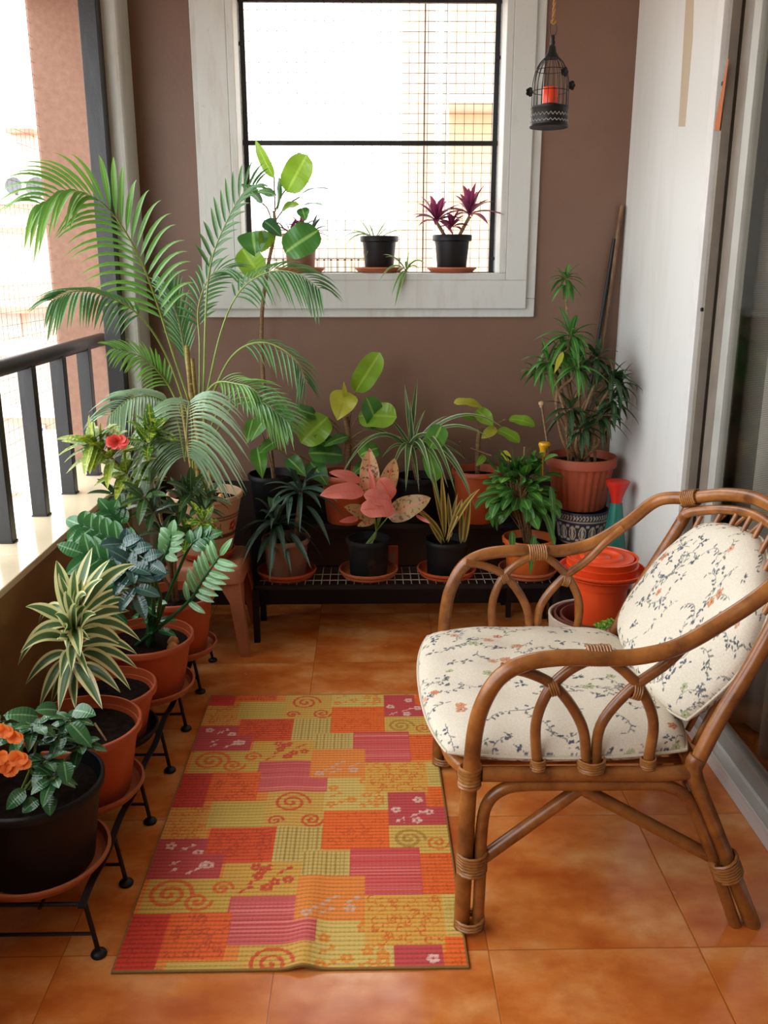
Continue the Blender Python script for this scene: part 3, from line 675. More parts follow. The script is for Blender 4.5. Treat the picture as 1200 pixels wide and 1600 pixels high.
# P2 and P3
c, rt, rb, h = lp(2); t2 = potted('terracotta_pot', 'terracotta pot of bare dark soil behind the black pot', c, rt, rb, h, 'terracotta', cat='pot')
MB().tube(cr([at(148, 1130, 1.95), at(158, 1145, 1.93), at(166, 1157, 1.92)], 4), .0025, 6).build('twig', 'stem_brown', t2)
c, rt, rb, h = lp(3); t = potted('variegated_dracaena', 'dracaena with cream-edged leaves in a small terracotta pot by the parapet', c, rt, rb, h)
base = Vector((c[0]-.04, c[1]-.03, c[2]+h-.03)); top = at(122, 975, 2.15)
b = MB(); b.tube(cr([base, base.lerp(top, .5)+Vector((.0, -.03, 0)), top], 8), .009, 8); b.build('stem', 'stem_brown', t)
b = MB()
def lf(b, a, tp, Y0, Y1, w, bul=.12, **k): b.leaf(at(a[0], a[1], Y0), at(tp[0], tp[1], Y1), w, bul, bul=k.pop('bul', Z), **k)
for (tx, ty, ax, ay, Y1, w_, bu) in ((88, 876, 108, 968, 2.1, .032, .1), (144, 856, 122, 930, 2.2, .026, .04), (172, 874, 120, 960, 2.15, .024, .08), (212, 882, 120, 965, 2.2, .028, .16), (112, 905, 116, 950, 2.05, .022, .02), (92, 895, 112, 950, 2.08, .024, .1), (160, 905, 118, 960, 2.02, .022, .08), (135, 930, 118, 965, 1.98, .024, .1),
    (40, 948, 104, 972, 2.1, .026, .12), (28, 1040, 104, 978, 2.1, .024, .26), (32, 1020, 106, 1000, 2.05, .026, .22), (202, 955, 120, 972, 2.2, .028, .10), (212, 937, 125, 968, 2.25, .02, .12), (213, 922, 125, 965, 2.25, .02, .14), (196, 1012, 124, 990, 2.15, .028, .22), (220, 1002, 124, 985, 2.2, .024, .24), (214, 1022, 125, 1010, 2.15, .024, .2),
    (125, 1026, 116, 980, 2.0, .028, .06), (40, 1070, 106, 1020, 2.1, .022, .18), (62, 1105, 100, 1030, 2.08, .022, .1), (92, 1112, 112, 1025, 2.0, .026, .04), (118, 1108, 114, 1040, 2.02, .024, .02), (160, 1108, 116, 1036, 2.0, .03, .08), (188, 1082, 125, 1040, 2.08, .024, .14), (204, 1078, 128, 1020, 2.1, .026, .2), (215, 1045, 128, 1020, 2.15, .022, .2), (80, 1100, 108, 1035, 2.2, .02, .06), (150, 1070, 118, 1030, 2.2, .02, .1), (60, 975, 105, 960, 2.3, .02, .15), (180, 985, 125, 975, 2.3, .02, .15)):
    b.leaf(at(ax, ay, 2.14), at(tx, ty, Y1), w_*1.32, bu, nrm=(R.uniform(-.35, .35), -.8, .55), bul=Z, prof='lance', fold=.3, seg=12)
for (tx, ty, ax, ay) in ((118, 890, 118, 975), (128, 905, 118, 975), (104, 925, 116, 975), (135, 948, 118, 985), (98, 990, 112, 985), (140, 1000, 118, 992), (124, 1020, 116, 985), (105, 1015, 114, 985), (120, 945, 116, 990), (90, 1000, 112, 1000), (150, 960, 120, 990), (85, 960, 112, 985), (112, 1050, 114, 1010), (140, 1060, 118, 1010), (95, 1060, 110, 1015)):
    b.leaf(at(ax, ay, 2.15), at(tx, ty, 2.02+R.uniform(-.04, .04)), .03, .1, nrm=(R.uniform(-.5, .5), -.9, .3), bul=Z, prof='lance', fold=.35, seg=12)
b.build('foliage', 'variegated', t)
# P4: ZZ plant
c, rt, rb, h = lp(4); t = potted('zz_plant', 'dark waxy-leaved plant with feathery stems in a wide terracotta pot', c, rt, rb, h)
st = MB(); fo = MB(); base = Vector((c[0], c[1], c[2]+h-.03))
def zz(pts, n, L, w, mi=0, skip=.3, Y0=2.58):
    P_ = cr([base+Vector((R.uniform(-.03, .03), R.uniform(-.03, .03), 0))]+[at(x, y, Y) for x, y, Y in pts], 10); m = len(P_)
    st.tube(P_, [.007*(1-.7*i/m) for i in range(m)], 7)
    for i in range(n):
        t_ = skip+(1-skip)*(i+.5)/n; k = min(m-2, int(t_*(m-1))); p = P_[k]; tg = (P_[k+1]-P_[k]).normalized()
        vn = Vector((0, -.8, .5)); sd = tg.cross(vn).normalized()
        for s_ in (-1, 1):
            l = L*(1-.3*abs(t_-.6)); fo.leaf(p, p+(sd*s_*.85+tg*.6).normalized()*l-Z*.12*l, w, .1, nrm=vn+sd*s_*.4, prof='ovate', fold=.25, mi=mi, seg=10)
    fo.leaf(P_[-1], P_[-1]+tg*L*.9, w, .05, nrm=(0, -.8, .5), prof='ovate', mi=mi)
zz([(290, 945, 2.45), (318, 905, 2.4), (344, 868, 2.38)], 8, .075, .024, 1, .35)
zz([(215, 920, 2.45), (180, 885, 2.4), (130, 865, 2.4)], 6, .085, .052, 0, .4)
zz([(225, 900, 2.5), (205, 860, 2.45), (160, 835, 2.45), (125, 820, 2.5)], 6, .07, .05, 0, .5)
zz([(240, 930, 2.4), (232, 895, 2.32), (200, 880, 2.25), (215, 930, 2.2)], 7, .075, .042, 2, .4)
zz([(245, 900, 2.55), (262, 860, 2.5), (268, 835, 2.5)], 4, .05, .034, 1, .55)
zz([(230, 900, 2.62), (205, 840, 2.6), (172, 800, 2.6)], 3, .06, .045, 0, .8)
zz([(275, 900, 2.55), (300, 850, 2.5), (325, 838, 2.5)], 4, .05, .034, 0, .65)
zz([(250, 930, 2.45), (215, 870, 2.35), (190, 850, 2.3), (235, 880, 2.25)], 6, .06, .045, 2, .5)
for k in range(16):
    a = R.uniform(0, 6.28); p = base+Vector((math.cos(a)*.05, math.sin(a)*.05-.02, R.uniform(.05, .16))); fo.leaf(p, p+Vector((math.cos(a)*.06, math.sin(a)*.06-.02, R.uniform(-.02, .05))), .032, .1, prof='ovate')
st.build('stem', 'dark_leaf', t); fo.build('foliage', ['zz', 'zz_light', 'zz_dark'], t)
for (px, py, lab) in ((272, 951, 'upper orange shell pressed into the soil of the waxy-leaved plant'), (281, 970, 'lower orange shell on the soil of the waxy-leaved plant')):
    p = Vector((-.602, 2.575, 0)) if py < 960 else Vector((-.594, 2.53, 0)); b = MB(); b.lathe([(.001, 0), (.013, .003), (.017, .012), (.014, .022), (.007, .03), (.001, .033)], (p.x, p.y, c[2]+h-.032), 20, wob=lambda a, j: 1+.14*math.sin(7*a+j)); tag(b.build('seashell', 'stone_orange'), lab, 'shell', 'orange shells in the waxy plant pot')
# P5: croton
c, rt, rb, h = lp(5); t = potted('croton_plant', 'tall croton with yellow-specked leaves in the rearmost terracotta pot of the low rack', c, rt, rb, h)
st = MB(); fo = MB(); rd = MB(); base = Vector((c[0], c[1], c[2]+h-.03))
def cro(pts, whorls, L, w, mi=0, up=None, n=8):
    P_ = cr([base+Vector((R.uniform(-.02, .02), 0, 0))]+[at(*q) for q in pts], 8); st.tube(P_, [.006*(1-.5*i/len(P_)) for i in range(len(P_))], 7)
    for fr in whorls:
        k = min(len(P_)-2, int(fr*(len(P_)-1))); tg = (P_[k+1]-P_[k]).normalized(); fo.rosette(P_[k], n, L, w, (-.3, 1.0), .12, mi=mi, up=tg+Z*.25, fold=.2, prof='ovate', bulge=.08)
cro([(250, 830, 2.8), (215, 760, 2.75), (170, 712, 2.7), (140, 690, 2.68)], (.52, .62, .72, .82, .91, .99), .115, .048, 1, n=9)
cro([(250, 800, 2.85), (240, 740, 2.8), (232, 690, 2.75), (238, 672, 2.75)], (.62, .74, .86, .99), .095, .042, 0)
cro([(270, 830, 2.8), (285, 790, 2.75), (300, 770, 2.72)], (.5, .75, .99), .10, .036, 2)
cro([(260, 850, 2.75), (240, 800, 2.7), (225, 775, 2.65)], (.45, .7, .99), .10, .036, 2)
cro([(275, 860, 2.75), (300, 830, 2.68), (320, 815, 2.62)], (.6, .99), .08, .03, 0)
cro([(230, 860, 2.8), (190, 800, 2.75), (180, 770, 2.72)], (.7, .99), .09, .03, 2)
cro([(270, 880, 2.8), (290, 860, 2.7), (315, 800, 2.7), (325, 775, 2.7)], (.6, .8, .99), .09, .032, 2)
st.build('stem', 'stem_brown', t); fo.build('foliage', ['croton', 'croton_bright', 'croton_dark'], t)
p = at(185, 690, 2.62)
for k in range(9):
    a = k*.7; d = Vector((math.cos(a), -.4, math.sin(a)*.6)); rd.leaf(p, p+d*.036, .026, .15, nrm=(0, -1, .4), prof='oblong')
rd.build('red_bloom', 'red_leaf', t)

# ---------------------------------------------------------------- stool and areca palm
SX, SY, SZ = -.615, 3.30, .350
t = thing('plastic_stool', 'faded terracotta plastic stool under the painted palm pot', 'stool', (SX, SY, 0))
hw = .145
b = MB(); n = 10; pts = []
def rrect(hx, r, z, n=6):
    o = []
    for cx, cy, a0 in ((hx-r, hx-r, 0), (-hx+r, hx-r, 1.5708), (-hx+r, -hx+r, 3.1416), (hx-r, -hx+r, 4.7124)):
        for k in range(n+1): a = a0+1.5708*k/n; o.append((SX+cx+r*math.cos(a), SY+cy+r*math.sin(a), z))
    return o
rings = [rrect(.001, .0005, SZ-.004), rrect(hw-.03, .03, SZ-.004), rrect(hw-.02, .035, SZ), rrect(hw-.006, .04, SZ-.004), rrect(hw, .04, SZ-.015), rrect(hw+.004, .04, SZ-.065), rrect(hw, .04, SZ-.065), rrect(hw-.006, .04, SZ-.018), rrect(.001, .0005, SZ-.012)]
nn = len(rings[0]); vs = [p for r_ in rings for p in r_]; fs = [(j*nn+i, j*nn+(i+1) % nn, (j+1)*nn+(i+1) % nn, (j+1)*nn+i) for j in range(len(rings)-1) for i in range(nn)]
b.add(vs, fs); b.build('seat', 'stool', t)
for sx in (-1, 1):
    for sy in (-1, 1):
        b = MB(); c0 = Vector((SX+sx*(hw-.006), SY+sy*(hw-.006), SZ-.05)); c1 = Vector((SX+sx*(hw+.022), SY+sy*(hw+.022), 0))
        prof = []
        for z_, w_ in ((0, .118), (.035, .076), (.09, .050), (.3, .036)):
            f_ = z_/.3; q = c0.lerp(c1, f_); prof.append((q, w_))
        vs = []; 
        for q, w_ in prof:
            for (ax, ay) in ((0, 0), (-1, 0), (-1, -.12), (-.12, -.12), (-.12, -1), (0, -1)):
                vs.append((q.x+sx*ax*w_, q.y+sy*ay*w_, q.z))
        fs = [(j*6+i, j*6+(i+1) % 6, (j+1)*6+(i+1) % 6, (j+1)*6+i) for j in range(3) for i in range(6)]+[(18, 19, 20, 21, 22, 23)]
        b.add(vs, fs); b.build('leg', 'stool', t, smooth=False, bevel=.002)
# painted pot with bands and red flowers
saucer((SX, SY, SZ+.001), .105, 'terracotta saucer under the painted palm pot on the stool', 'terracotta')
PC = (SX, SY, SZ+.008)
t = thing('areca_palm', 'large feathery palm in a painted beige pot standing on the stool', 'potted plant', PC)
b = MB(); prof = [(.088, 0)]+[(.09+.046*(k/40), .004+.222*k/40) for k in range(41)]+[(.142, .229), (.142, .243), (.138, .246), (.132, .243), (.128, .20)]
b.lathe(prof, PC, 160); vv = np.array(b.v); ang = np.arctan2(vv[:, 1]-SY, vv[:, 0]-SX); zz_ = vv[:, 2]-PC[2]
col = np.tile(L3('#c09a78'), (len(vv), 1))
for z0_, z1_ in ((.085, .089), (.095, .0985), (.160, .1635), (.170, .1735)): col[(zz_ > z0_-.003) & (zz_ < z1_)] = L3('#5a3428')
fx = (ang*.12) % .095-.0475; fz = zz_-.128
for k in range(5):
    a = k*1.257; m_ = (fx-.014*math.cos(a))**2+(fz-.014*math.sin(a))**2 < .0088**2; col[m_] = L3('#a02c28')
col[(fx**2+fz**2) < .005**2] = L3('#d8b060')
col[(np.abs(fx-.03) < .004) & (np.abs(fz) < .016)] = L3('#4a5a34')
b.col = col; b.build('pot', 'paint_pot', t)
b = MB(); b.lathe([(.001, .004), (.128, .002), (.13, 0)], (SX, SY, PC[2]+.21), 30); b.build('soil', 'soil', t)
q = at(345, 765, 3.22); b = MB()
b.lathe([(.001, 0), (.014, .002), (.012, .012), (.016, .02), (.010, .03), (.012, .038), (.007, .046), (.001, .048)], (q.x, q.y, PC[2]+.211), 16)
tag(b.build('figurine', 'stone_orange'), 'tiny ochre figurine standing on the soil of the palm pot', 'figurine')
st = MB(); pb = Vector((SX, SY, PC[2]+.21))
for (px, py, Y, r_, ox) in ((292, 540, 3.3, .009, -.02), (297, 600, 3.25, .009, .01), (318, 640, 3.2, .007, .03), (300, 560, 3.35, .008, .0), (283, 620, 3.25, .007, -.035)):
    st.tube(cr([pb+Vector((ox, R.uniform(-.03, .03), 0)), (pb+at(px, py, Y))/2+Vector((ox*.5, 0, 0)), at(px, py, Y)], 6), r_, 8)
st.build('cane', 'stem_cane', t)
def frond(pts, n, L, w, mat='palm', skip=.25, ang=.75, drop=.25, sides=(1, 1), nv=None, bul=.1, prof='lance', Lp=None, rad=.0045):
    P_ = cr([at(*q) if not isinstance(q, Vector) else q for q in pts], 14); m = len(P_)
    b = MB(); b.tube(P_, [rad*(1-.75*i/m) for i in range(m)], 6, 1)
    nv = Vector(nv) if nv else Vector((0, -.75, .65))
    for i in range(n):
        f_ = skip+(1-skip)*(i+.4)/n; x = f_*(m-1); k = min(m-2, int(x)); p = P_[k].lerp(P_[k+1], x-k); tg = (P_[k+1]-P_[k]).normalized()
        sd = tg.cross(nv).normalized(); g = (i+.5)/n
        l = L*(.55+.9*math.sin(math.pi*(.12+.80*g))**.8*.5) * (1 if g < .9 else .8)
        for s_, amt in ((-1, sides[0]), (1, sides[1])):
            if amt <= 0: continue
            a = ang+R.uniform(-.07, .07); a = a*(1-.35*g)
            d = (sd*s_*math.sin(a)+tg*math.cos(a)+nv*.10).normalized(); ll = l*amt*R.uniform(.93, 1.05)
            b.leaf(p, p+d*ll-Z*drop*ll, w*R.uniform(.85, 1.1), bul, nrm=nv+sd*s_*.35+Vector((0, 0, .15)), bul=Z, prof=prof, fold=.35, seg=7)
    return b.build('frond', [mat, 'stem_green'], t)
frond([(300, 640, 3.3), (268, 545, 3.22), (244, 470, 3.15), (212, 390, 3.05), (165, 322, 2.95), (110, 300, 2.85), (62, 322, 2.8)], 26, .27, .021, skip=.26, ang=1.0, drop=.24, sides=(.95, .85), bul=.16)
frond([(318, 620, 3.3), (322, 480, 3.3), (330, 410, 3.3), (350, 355, 3.3), (378, 305, 3.3), (402, 290, 3.3)], 13, .13, .016, 'palm_dark', skip=.35, ang=.8, drop=.06, sides=(1, .7))
frond([(295, 650, 3.25), (262, 560, 3.15), (220, 495, 3.05), (165, 462, 2.95), (118, 455, 2.85), (80, 470, 2.8)], 22, .15, .012, 'palm_dark', skip=.4, ang=.9, drop=.55, sides=(.9, .9))
frond([(302, 740, 3.25), (300, 660, 3.15), (296, 628, 3.0), (293, 650, 2.86), (291, 690, 2.78), (290, 715, 2.75)], 24, .225, .0145, 'palm_sheen', skip=.36, ang=1.2, drop=.38, nv=(0, -.7, .7), bul=.22)
frond([(320, 700, 3.25), (340, 645, 3.15), (375, 622, 3.0), (415, 632, 2.9), (450, 660, 2.85)], 15, .13, .011, 'palm_dark', skip=.3, ang=.7, drop=.12)
frond([(330, 690, 3.3), (360, 640, 3.2), (400, 630, 3.1), (440, 665, 3.05)], 12, .12, .013, 'palm', skip=.5, ang=.6, drop=.3)
frond([(290, 720, 3.25), (275, 650, 3.1), (245, 622, 3.0), (205, 622, 2.9), (170, 650, 2.85)], 22, .13, .011, 'palm_sheen', skip=.35, ang=1.0, drop=.5, bul=.15)
frond([(318, 640, 3.3), (345, 520, 3.3), (375, 455, 3.28), (420, 425, 3.22), (465, 428, 3.18), (500, 452, 3.15)], 22, .14, .011, 'palm_dark', skip=.35, ang=.9, drop=.5, bul=.14)
frond([(285, 650, 3.3), (262, 600, 3.25), (225, 560, 3.15), (178, 545, 3.05)], 18, .13, .011, skip=.3, ang=.8, drop=.3)
frond([(300, 640, 3.32), (290, 560, 3.35), (278, 500, 3.38), (262, 450, 3.42)], 16, .15, .012, 'palm_dark', skip=.3, ang=.55, drop=.1)
frond([(312, 640, 3.32), (312, 540, 3.35), (310, 480, 3.38), (330, 430, 3.42), (362, 420, 3.4)], 16, .15, .012, 'palm_dark', skip=.35, ang=.7, drop=.4)
frond([(318, 650, 3.3), (360, 560, 3.2), (410, 535, 3.15), (460, 560, 3.1), (480, 600, 3.1)], 15, .10, .009, 'palm_dark', skip=.35, ang=.8, drop=.6)
frond([(305, 640, 3.2), (335, 600, 3.1), (370, 600, 3.0), (400, 612, 2.95), (452, 668, 2.9)], 18, .13, .009, skip=.3, ang=.6, drop=.25)
# ---------------------------------------------------------------- black rack at the back wall with a raised rear shelf
rk = thing('metal_shelf', 'low black wire rack with a raised rear shelf standing against the back wall', 'shelf rack', (.14, 3.48, 0))
RX0, RX1, RYF, RYB, RZ = -.435, .735, 3.275, 3.50, .235
b = MB(); 
for y in (RYF, RYB): b.box((RX0, y-.008, RZ-.016), (RX1, y+.008, RZ))
for x in (RX0, RX1): b.box((x-.008, RYF, RZ-.016), (x+.008, RYB, RZ))
b.build('top_frame', 'black_metal', rk, smooth=False)
b = MB(); x = RX0+.03
while x < RX1: b.tube([(x, RYF, RZ-.002), (x, RYB, RZ-.002)], .0018, 5); x += .032
for y in (RYF+.07, RYF+.14): b.tube([(RX0, y, RZ-.005), (RX1, y, RZ-.005)], .002, 5)
b.build('wire_top', 'light_frame', rk)
for x in (RX0, RX1-.0):
    for y in (RYF, RYB): MB().box((x-.012, y-.012, 0), (x+.012, y+.012, RZ-.016)).build('leg', 'black_metal', rk, smooth=False, bevel=.002)
BZ = .415
b = MB(); b.box((RX0-.04, 3.50, BZ-.02), (.60, 3.672, BZ))
b.build('rear_shelf', 'black_metal', rk, smooth=False)
for x in (RX0-.03, .59):
    for y in (3.515, 3.66): MB().box((x-.01, y-.01, 0), (x+.01, y+.01, BZ-.02)).build('leg', 'black_metal', rk, smooth=False)
# ---- front row of the rack
FY = 3.385; SR = RZ+.001
fr = [(-.322, 'dark strappy-leaved plant', 'terracotta'), (.003, 'pink-leaved plant', 'saucer_clay'), (.315, 'yellowing striped plant', 'terracotta'), (.640, 'bushy green plant', 'saucer_clay')]
for x, nm, mt in fr: saucer((x, FY, SR), .118, 'round terracotta saucer under the '+nm+' on the wire rack', mt, 'round saucers on the wire rack')
# dark rhoeo
c = (-.322, FY, SR+.007); t = potted('oyster_plant', 'dark green strappy plant spilling over a brown pot on the left of the rack', c, .095, .075, .155, 'brown_pot')
b = MB()
b.rosette(at(432, 820, 3.36), 22, .20, .026, (-.35, 1.2), .75, prof='strap', fold=.35, bulge=.2, seg=9)
b.rosette(at(470, 770, 3.38), 18, .17, .024, (-.4, 1.2), .45, prof='lance', fold=.35, bulge=.15, seg=9)
for (a, tp) in (((478, 790), (516, 852)), ((470, 760), (515, 745)), ((468, 765), (528, 785)), ((478, 760), (500, 730)), ((425, 835), (402, 880)), ((440, 840), (455, 895)), ((450, 832), (486, 888)), ((430, 835), (425, 890)), ((440, 820), (400, 830)), ((465, 760), (455, 735)), ((455, 775), (450, 820))):
    lf(b, a, tp, 3.36, 3.24, .026, .12, fold=.35)
b.build('foliage', 'rhoeo', t)
b = MB(); b.tube([(c[0]+.02, FY, c[2]+.125), at(432, 820, 3.36)], .01, 8); b.tube([(c[0]+.03, FY, c[2]+.125), at(470, 770, 3.38)], .008, 8); b.build('stem', 'stem_brown', t)
# aglaonema
c = (.003, FY, SR+.007); t = potted('pink_aglaonema', 'plant with big salmon-pink leaves in a stained black pot on the wire rack', c, .088, .074, .150, 'mossy_pot')
def big(a, tp, w, mt, Y0=3.3, Y1=3.25, nrm=(0, -.95, .3), bu=.08, pr='ovate', wave=.12, fold=.18, nm='leaf', bul=None):
    b = MB(); b.leaf(at(a[0], a[1], Y0), at(tp[0], tp[1], Y1), w, bu, nrm=nrm, prof=pr, fold=fold, seg=14, wave=wave, bul=bul); return b.build(nm, mt, t)
big((580, 780), (577, 700), .098, 'aglao_spot', 3.31, 3.35, (-.15, -.97, .2))
big((596, 778), (617, 716), .088, 'aglao_spot', 3.30, 3.34, (.2, -.95, .2))
big((588, 780), (576, 728), .022, 'aglao', 3.28, 3.30, (0, -1, .1), nm='young_leaf')
big((568, 768), (500, 774), .086, 'aglao', 3.24, 3.16, (-.1, -.8, .6))
big((564, 752), (514, 738), .055, 'aglao', 3.29, 3.22, (-.1, -.8, .6))
big((612, 780), (592, 748), .068, 'aglao', 3.22, 3.20, (.3, -.9, .3), pr='oblong')
big((612, 786), (568, 774), .062, 'aglao', 3.20, 3.15, (-.1, -.8, .6), pr='oblong')
big((616, 796), (563, 797), .074, 'aglao', 3.18, 3.12, (-.15, -.85, .55), pr='oblong')
big((606, 808), (673, 778), .108, 'aglao_tan', 3.26, 3.22, (.15, -.85, .5))
big((578, 808), (538, 792), .066, 'aglao_tan', 3.22, 3.16, (-.2, -.8, .6))
big((560, 810), (530, 815), .030, 'aglao', 3.24, 3.18); big((585, 812), (558, 822), .035, 'aglao_tan', 3.2, 3.15)
big((650, 805), (672, 818), .018, 'aglao', 3.26, 3.22)
b = MB()
for (px, py) in ((582, 785), (592, 775), (572, 765), (608, 745), (612, 760), (606, 808), (580, 806)):
    b.tube(cr([(c[0]+R.uniform(-.015, .015), FY-.01, c[2]+.12), at(588, 830, 3.36), at(px, py, 3.26)], 5), .0026, 6)
b.build('stem', 'stem_green', t)
q = at(613, 862, 3.50); b = MB(); b.box((q.x-.023, 3.478, SR), (q.x+.023, 3.496, SR+.09)); t_ = tag(b.build('clay_brick', 'terracotta_dark', smooth=False, bevel=.003), 'small upright clay block behind the pink-leaved plant pot', 'block')
MB().box((q.x-.015, 3.474, SR+.02), (q.x+.015, 3.478, SR+.07)).build('recess_panel', 'brown_pot', t_, smooth=False)
# yellowing dracaena
c = (.315, FY, SR+.007); t = potted('ailing_dracaena', 'plant with drooping yellow-edged leaves in a plain black pot on the wire rack', c, .090, .078, .145, 'black_pot')
b = MB()
for (a, tp, w_, bu, mi, Y1) in (((695, 840), (690, 738), .024, .03, 0, 3.36), ((695, 838), (674, 745), .018, .03, 0, 3.38), ((694, 845), (652, 800), .022, .12, 0, 3.3), ((695, 848), (640, 792), .016, .16, 0, 3.33), ((722, 780), (697, 845), .022, .0, 0, 3.3), ((702, 835), (750, 764), .022, .10, 0, 3.26), ((725, 850), (735, 772), .026, .03, 1, 3.36), ((720, 850), (722, 790), .024, .03, 1, 3.4), ((700, 848), (715, 770), .018, .05, 1, 3.42), ((690, 850), (668, 815), .02, .1, 1, 3.35), ((705, 840), (700, 770), .02, .04, 1, 3.42)):
    b.leaf(at(a[0], a[1], 3.37), at(tp[0], tp[1], Y1), w_, bu, nrm=(R.uniform(-.3, .3), -.95, .2), bul=Z, fold=.3, seg=12)
b.build('foliage', ['dying', 'dark_leaf'], t)
# syngonium bush in orange pot
c = (.640, FY, SR+.007); t = potted('bushy_plant', 'bushy bright green plant in an orange pot on the right end of the rack', c, .105, .082, .150, 'orange_pot')
b = MB(); st = MB(); ctr = at(812, 765, 3.34)
for k in range(165):
    a = R.uniform(0, 6.283); e = R.uniform(-.9, 1.45); rad = R.uniform(.25, 1.0)
    p = ctr+Vector((math.cos(a)*math.cos(e)*.125*rad, math.sin(a)*math.cos(e)*.10*rad, math.sin(e)*.13*rad))
    if k % 3 == 0: st.tube(cr([(c[0]+R.uniform(-.02, .02), FY+R.uniform(-.02, .02), c[2]+.12), (ctr+p)/2-Vector((0, 0, .05)), p], 4), .002, 5)
    d = (p-ctr).normalized(); l = R.uniform(.07, .10)
    b.leaf(p, p+d*l*.7+Vector((R.uniform(-.3, .3), -.3, R.uniform(-.5, .2)))*l, .048*R.uniform(.8, 1.1), .12, nrm=(d+Vector((R.uniform(-.4, .4), -.6, .7))), prof='ovate', fold=.15, mi=0 if k % 4 else 1)
for (a, tp) in (((835, 835), (828, 900)), ((850, 800), (868, 860)), ((840, 845), (832, 880)), ((790, 800), (765, 812)), ((850, 720), (872, 712)), ((790, 770), (745, 778)), ((860, 760), (866, 830)), ((800, 830), (800, 870))):
    lf(b, a, tp, 3.28, 3.24, .032, .1, prof='ovate')
b.build('foliage', ['mid_leaf', 'heart_leaf'], t); st.tube(cr([(c[0], FY, c[2]+.12), at(815, 780, 3.36), at(820, 698, 3.36)], 5), .005, 6); st.build('stem', 'stem_brown', t)
# ---- rear row
def rear(x, label, name, rt=.115, rb=.085, h=.205, mat='terracotta', y=3.578): return potted(name, label, (x, min(y, 3.672-rt), BZ), rt, rb, h, mat), Vector((x, min(y, 3.672-rt), BZ+h-.03))
t, base = rear(-.38, 'tall climbing philodendron in a dark pot, its stem reaching the window', 'tall_philodendron', .105, .08, .2, 'black_pot')
st = MB(); P_ = cr([base, at(412, 600, 3.6), at(409, 500, 3.58), at(418, 420, 3.56), at(430, 360, 3.58), at(428, 330, 3.6)], 8); st.tube(P_, [.009*(1-.4*i/len(P_)) for i in range(len(P_))], 8)
def pet(px, py, qx, qy, Y=3.58): st.tube(cr([at(px, py, Y), at((px+qx)/2, (py+qy)/2-6, Y), at(qx, qy, Y)], 4), .003, 6)
pet(430, 340, 428, 275); pet(430, 330, 452, 290); pet(425, 345, 410, 318); pet(428, 350, 445, 360); pet(430, 345, 468, 308)
st.tube(cr([at(414, 545, 3.58), at(440, 550, 3.5), at(468, 570, 3.4), at(476, 598, 3.35)], 6), .002, 5)
TP = [((428, 278), (399, 218), .050, 'lime', (-.5, -.7, .3), .04, 'lance'), ((448, 300), (480, 242), .105, 'lime', (.1, -1, .1), .03, 'oblong'), ((410, 318), (375, 288), .06, 'mid_leaf', (0, -.6, .8), .1, 'lance'), ((432, 305), (402, 300), .05, 'zz_light', (0, -.8, .6), .08, 'ovate'),
      ((395, 362), (400, 402), .12, 'mid_leaf', (-.1, -.9, .5), .05, 'heart'), ((378, 388), (408, 432), .105, 'lime', (-.1, -1, .2), .04, 'oblong'), ((418, 362), (408, 395), .07, 'lime', (.4, -.8, .2), .05, 'heart'), ((412, 345), (440, 370), .07, 'dark_leaf', (0, -.8, .5), .08, 'ovate'),
      ((498, 360), (445, 395), .125, 'mid_leaf', (0, -1, .25), .05, 'oblong'), ((440, 328), (468, 320), .06, 'lime', (0, -.6, .8), .08, 'ovate'), ((465, 308), (520, 298), .03, 'mid_leaf', (0, -.3, .95), .14, 'lance'), ((468, 325), (508, 322), .03, 'mid_leaf', (0, -.3, .95), .12, 'lance'), ((472, 325), (478, 345), .05, 'mid_leaf', (0, -1, .2), .05, 'heart'), ((436, 275), (433, 330), .03, 'mid_leaf', (.8, -.5, 0), .03, 'lance')]
for a, tp, w_, mt, nr, bu, pr in TP: big(a, tp, w_, mt, 3.57, 3.55, nr, bu, pr)
for (a, tp, w_, mt) in (((425, 640), (392, 690), .075, 'heart_leaf'), ((402, 700), (410, 748), .07, 'heart_leaf'), ((440, 655), (448, 632), .05, 'mid_leaf'), ((455, 645), (435, 680), .06, 'mid_leaf'), ((450, 716), (478, 745), .07, 'mid_leaf'), ((485, 722), (512, 760), .085, 'mid_leaf'), ((430, 690), (405, 708), .06, 'heart_leaf'), ((395, 655), (385, 695), .05, 'heart_leaf'), ((442, 680), (460, 668), .06, 'mid_leaf'), ((430, 770), (425, 800), .05, 'dark_leaf')):
    big(a, tp, w_, mt, 3.50, 3.44, (R.uniform(-.2, .2), -.9, .4), .08, 'heart'); pet(a[0], a[1], 418, 700, 3.52)
st.build('stem', 'stem_brown', t)
t, base = rear(-.08, 'philodendron with large lime leaves in a terracotta pot behind the pink-leaved plant', 'lime_philodendron', .115, .085, .205, y=3.56)
st = MB(); P_ = cr([base, at(545, 690, 3.55), at(540, 650, 3.53)], 6); st.tube(P_, .011, 8)
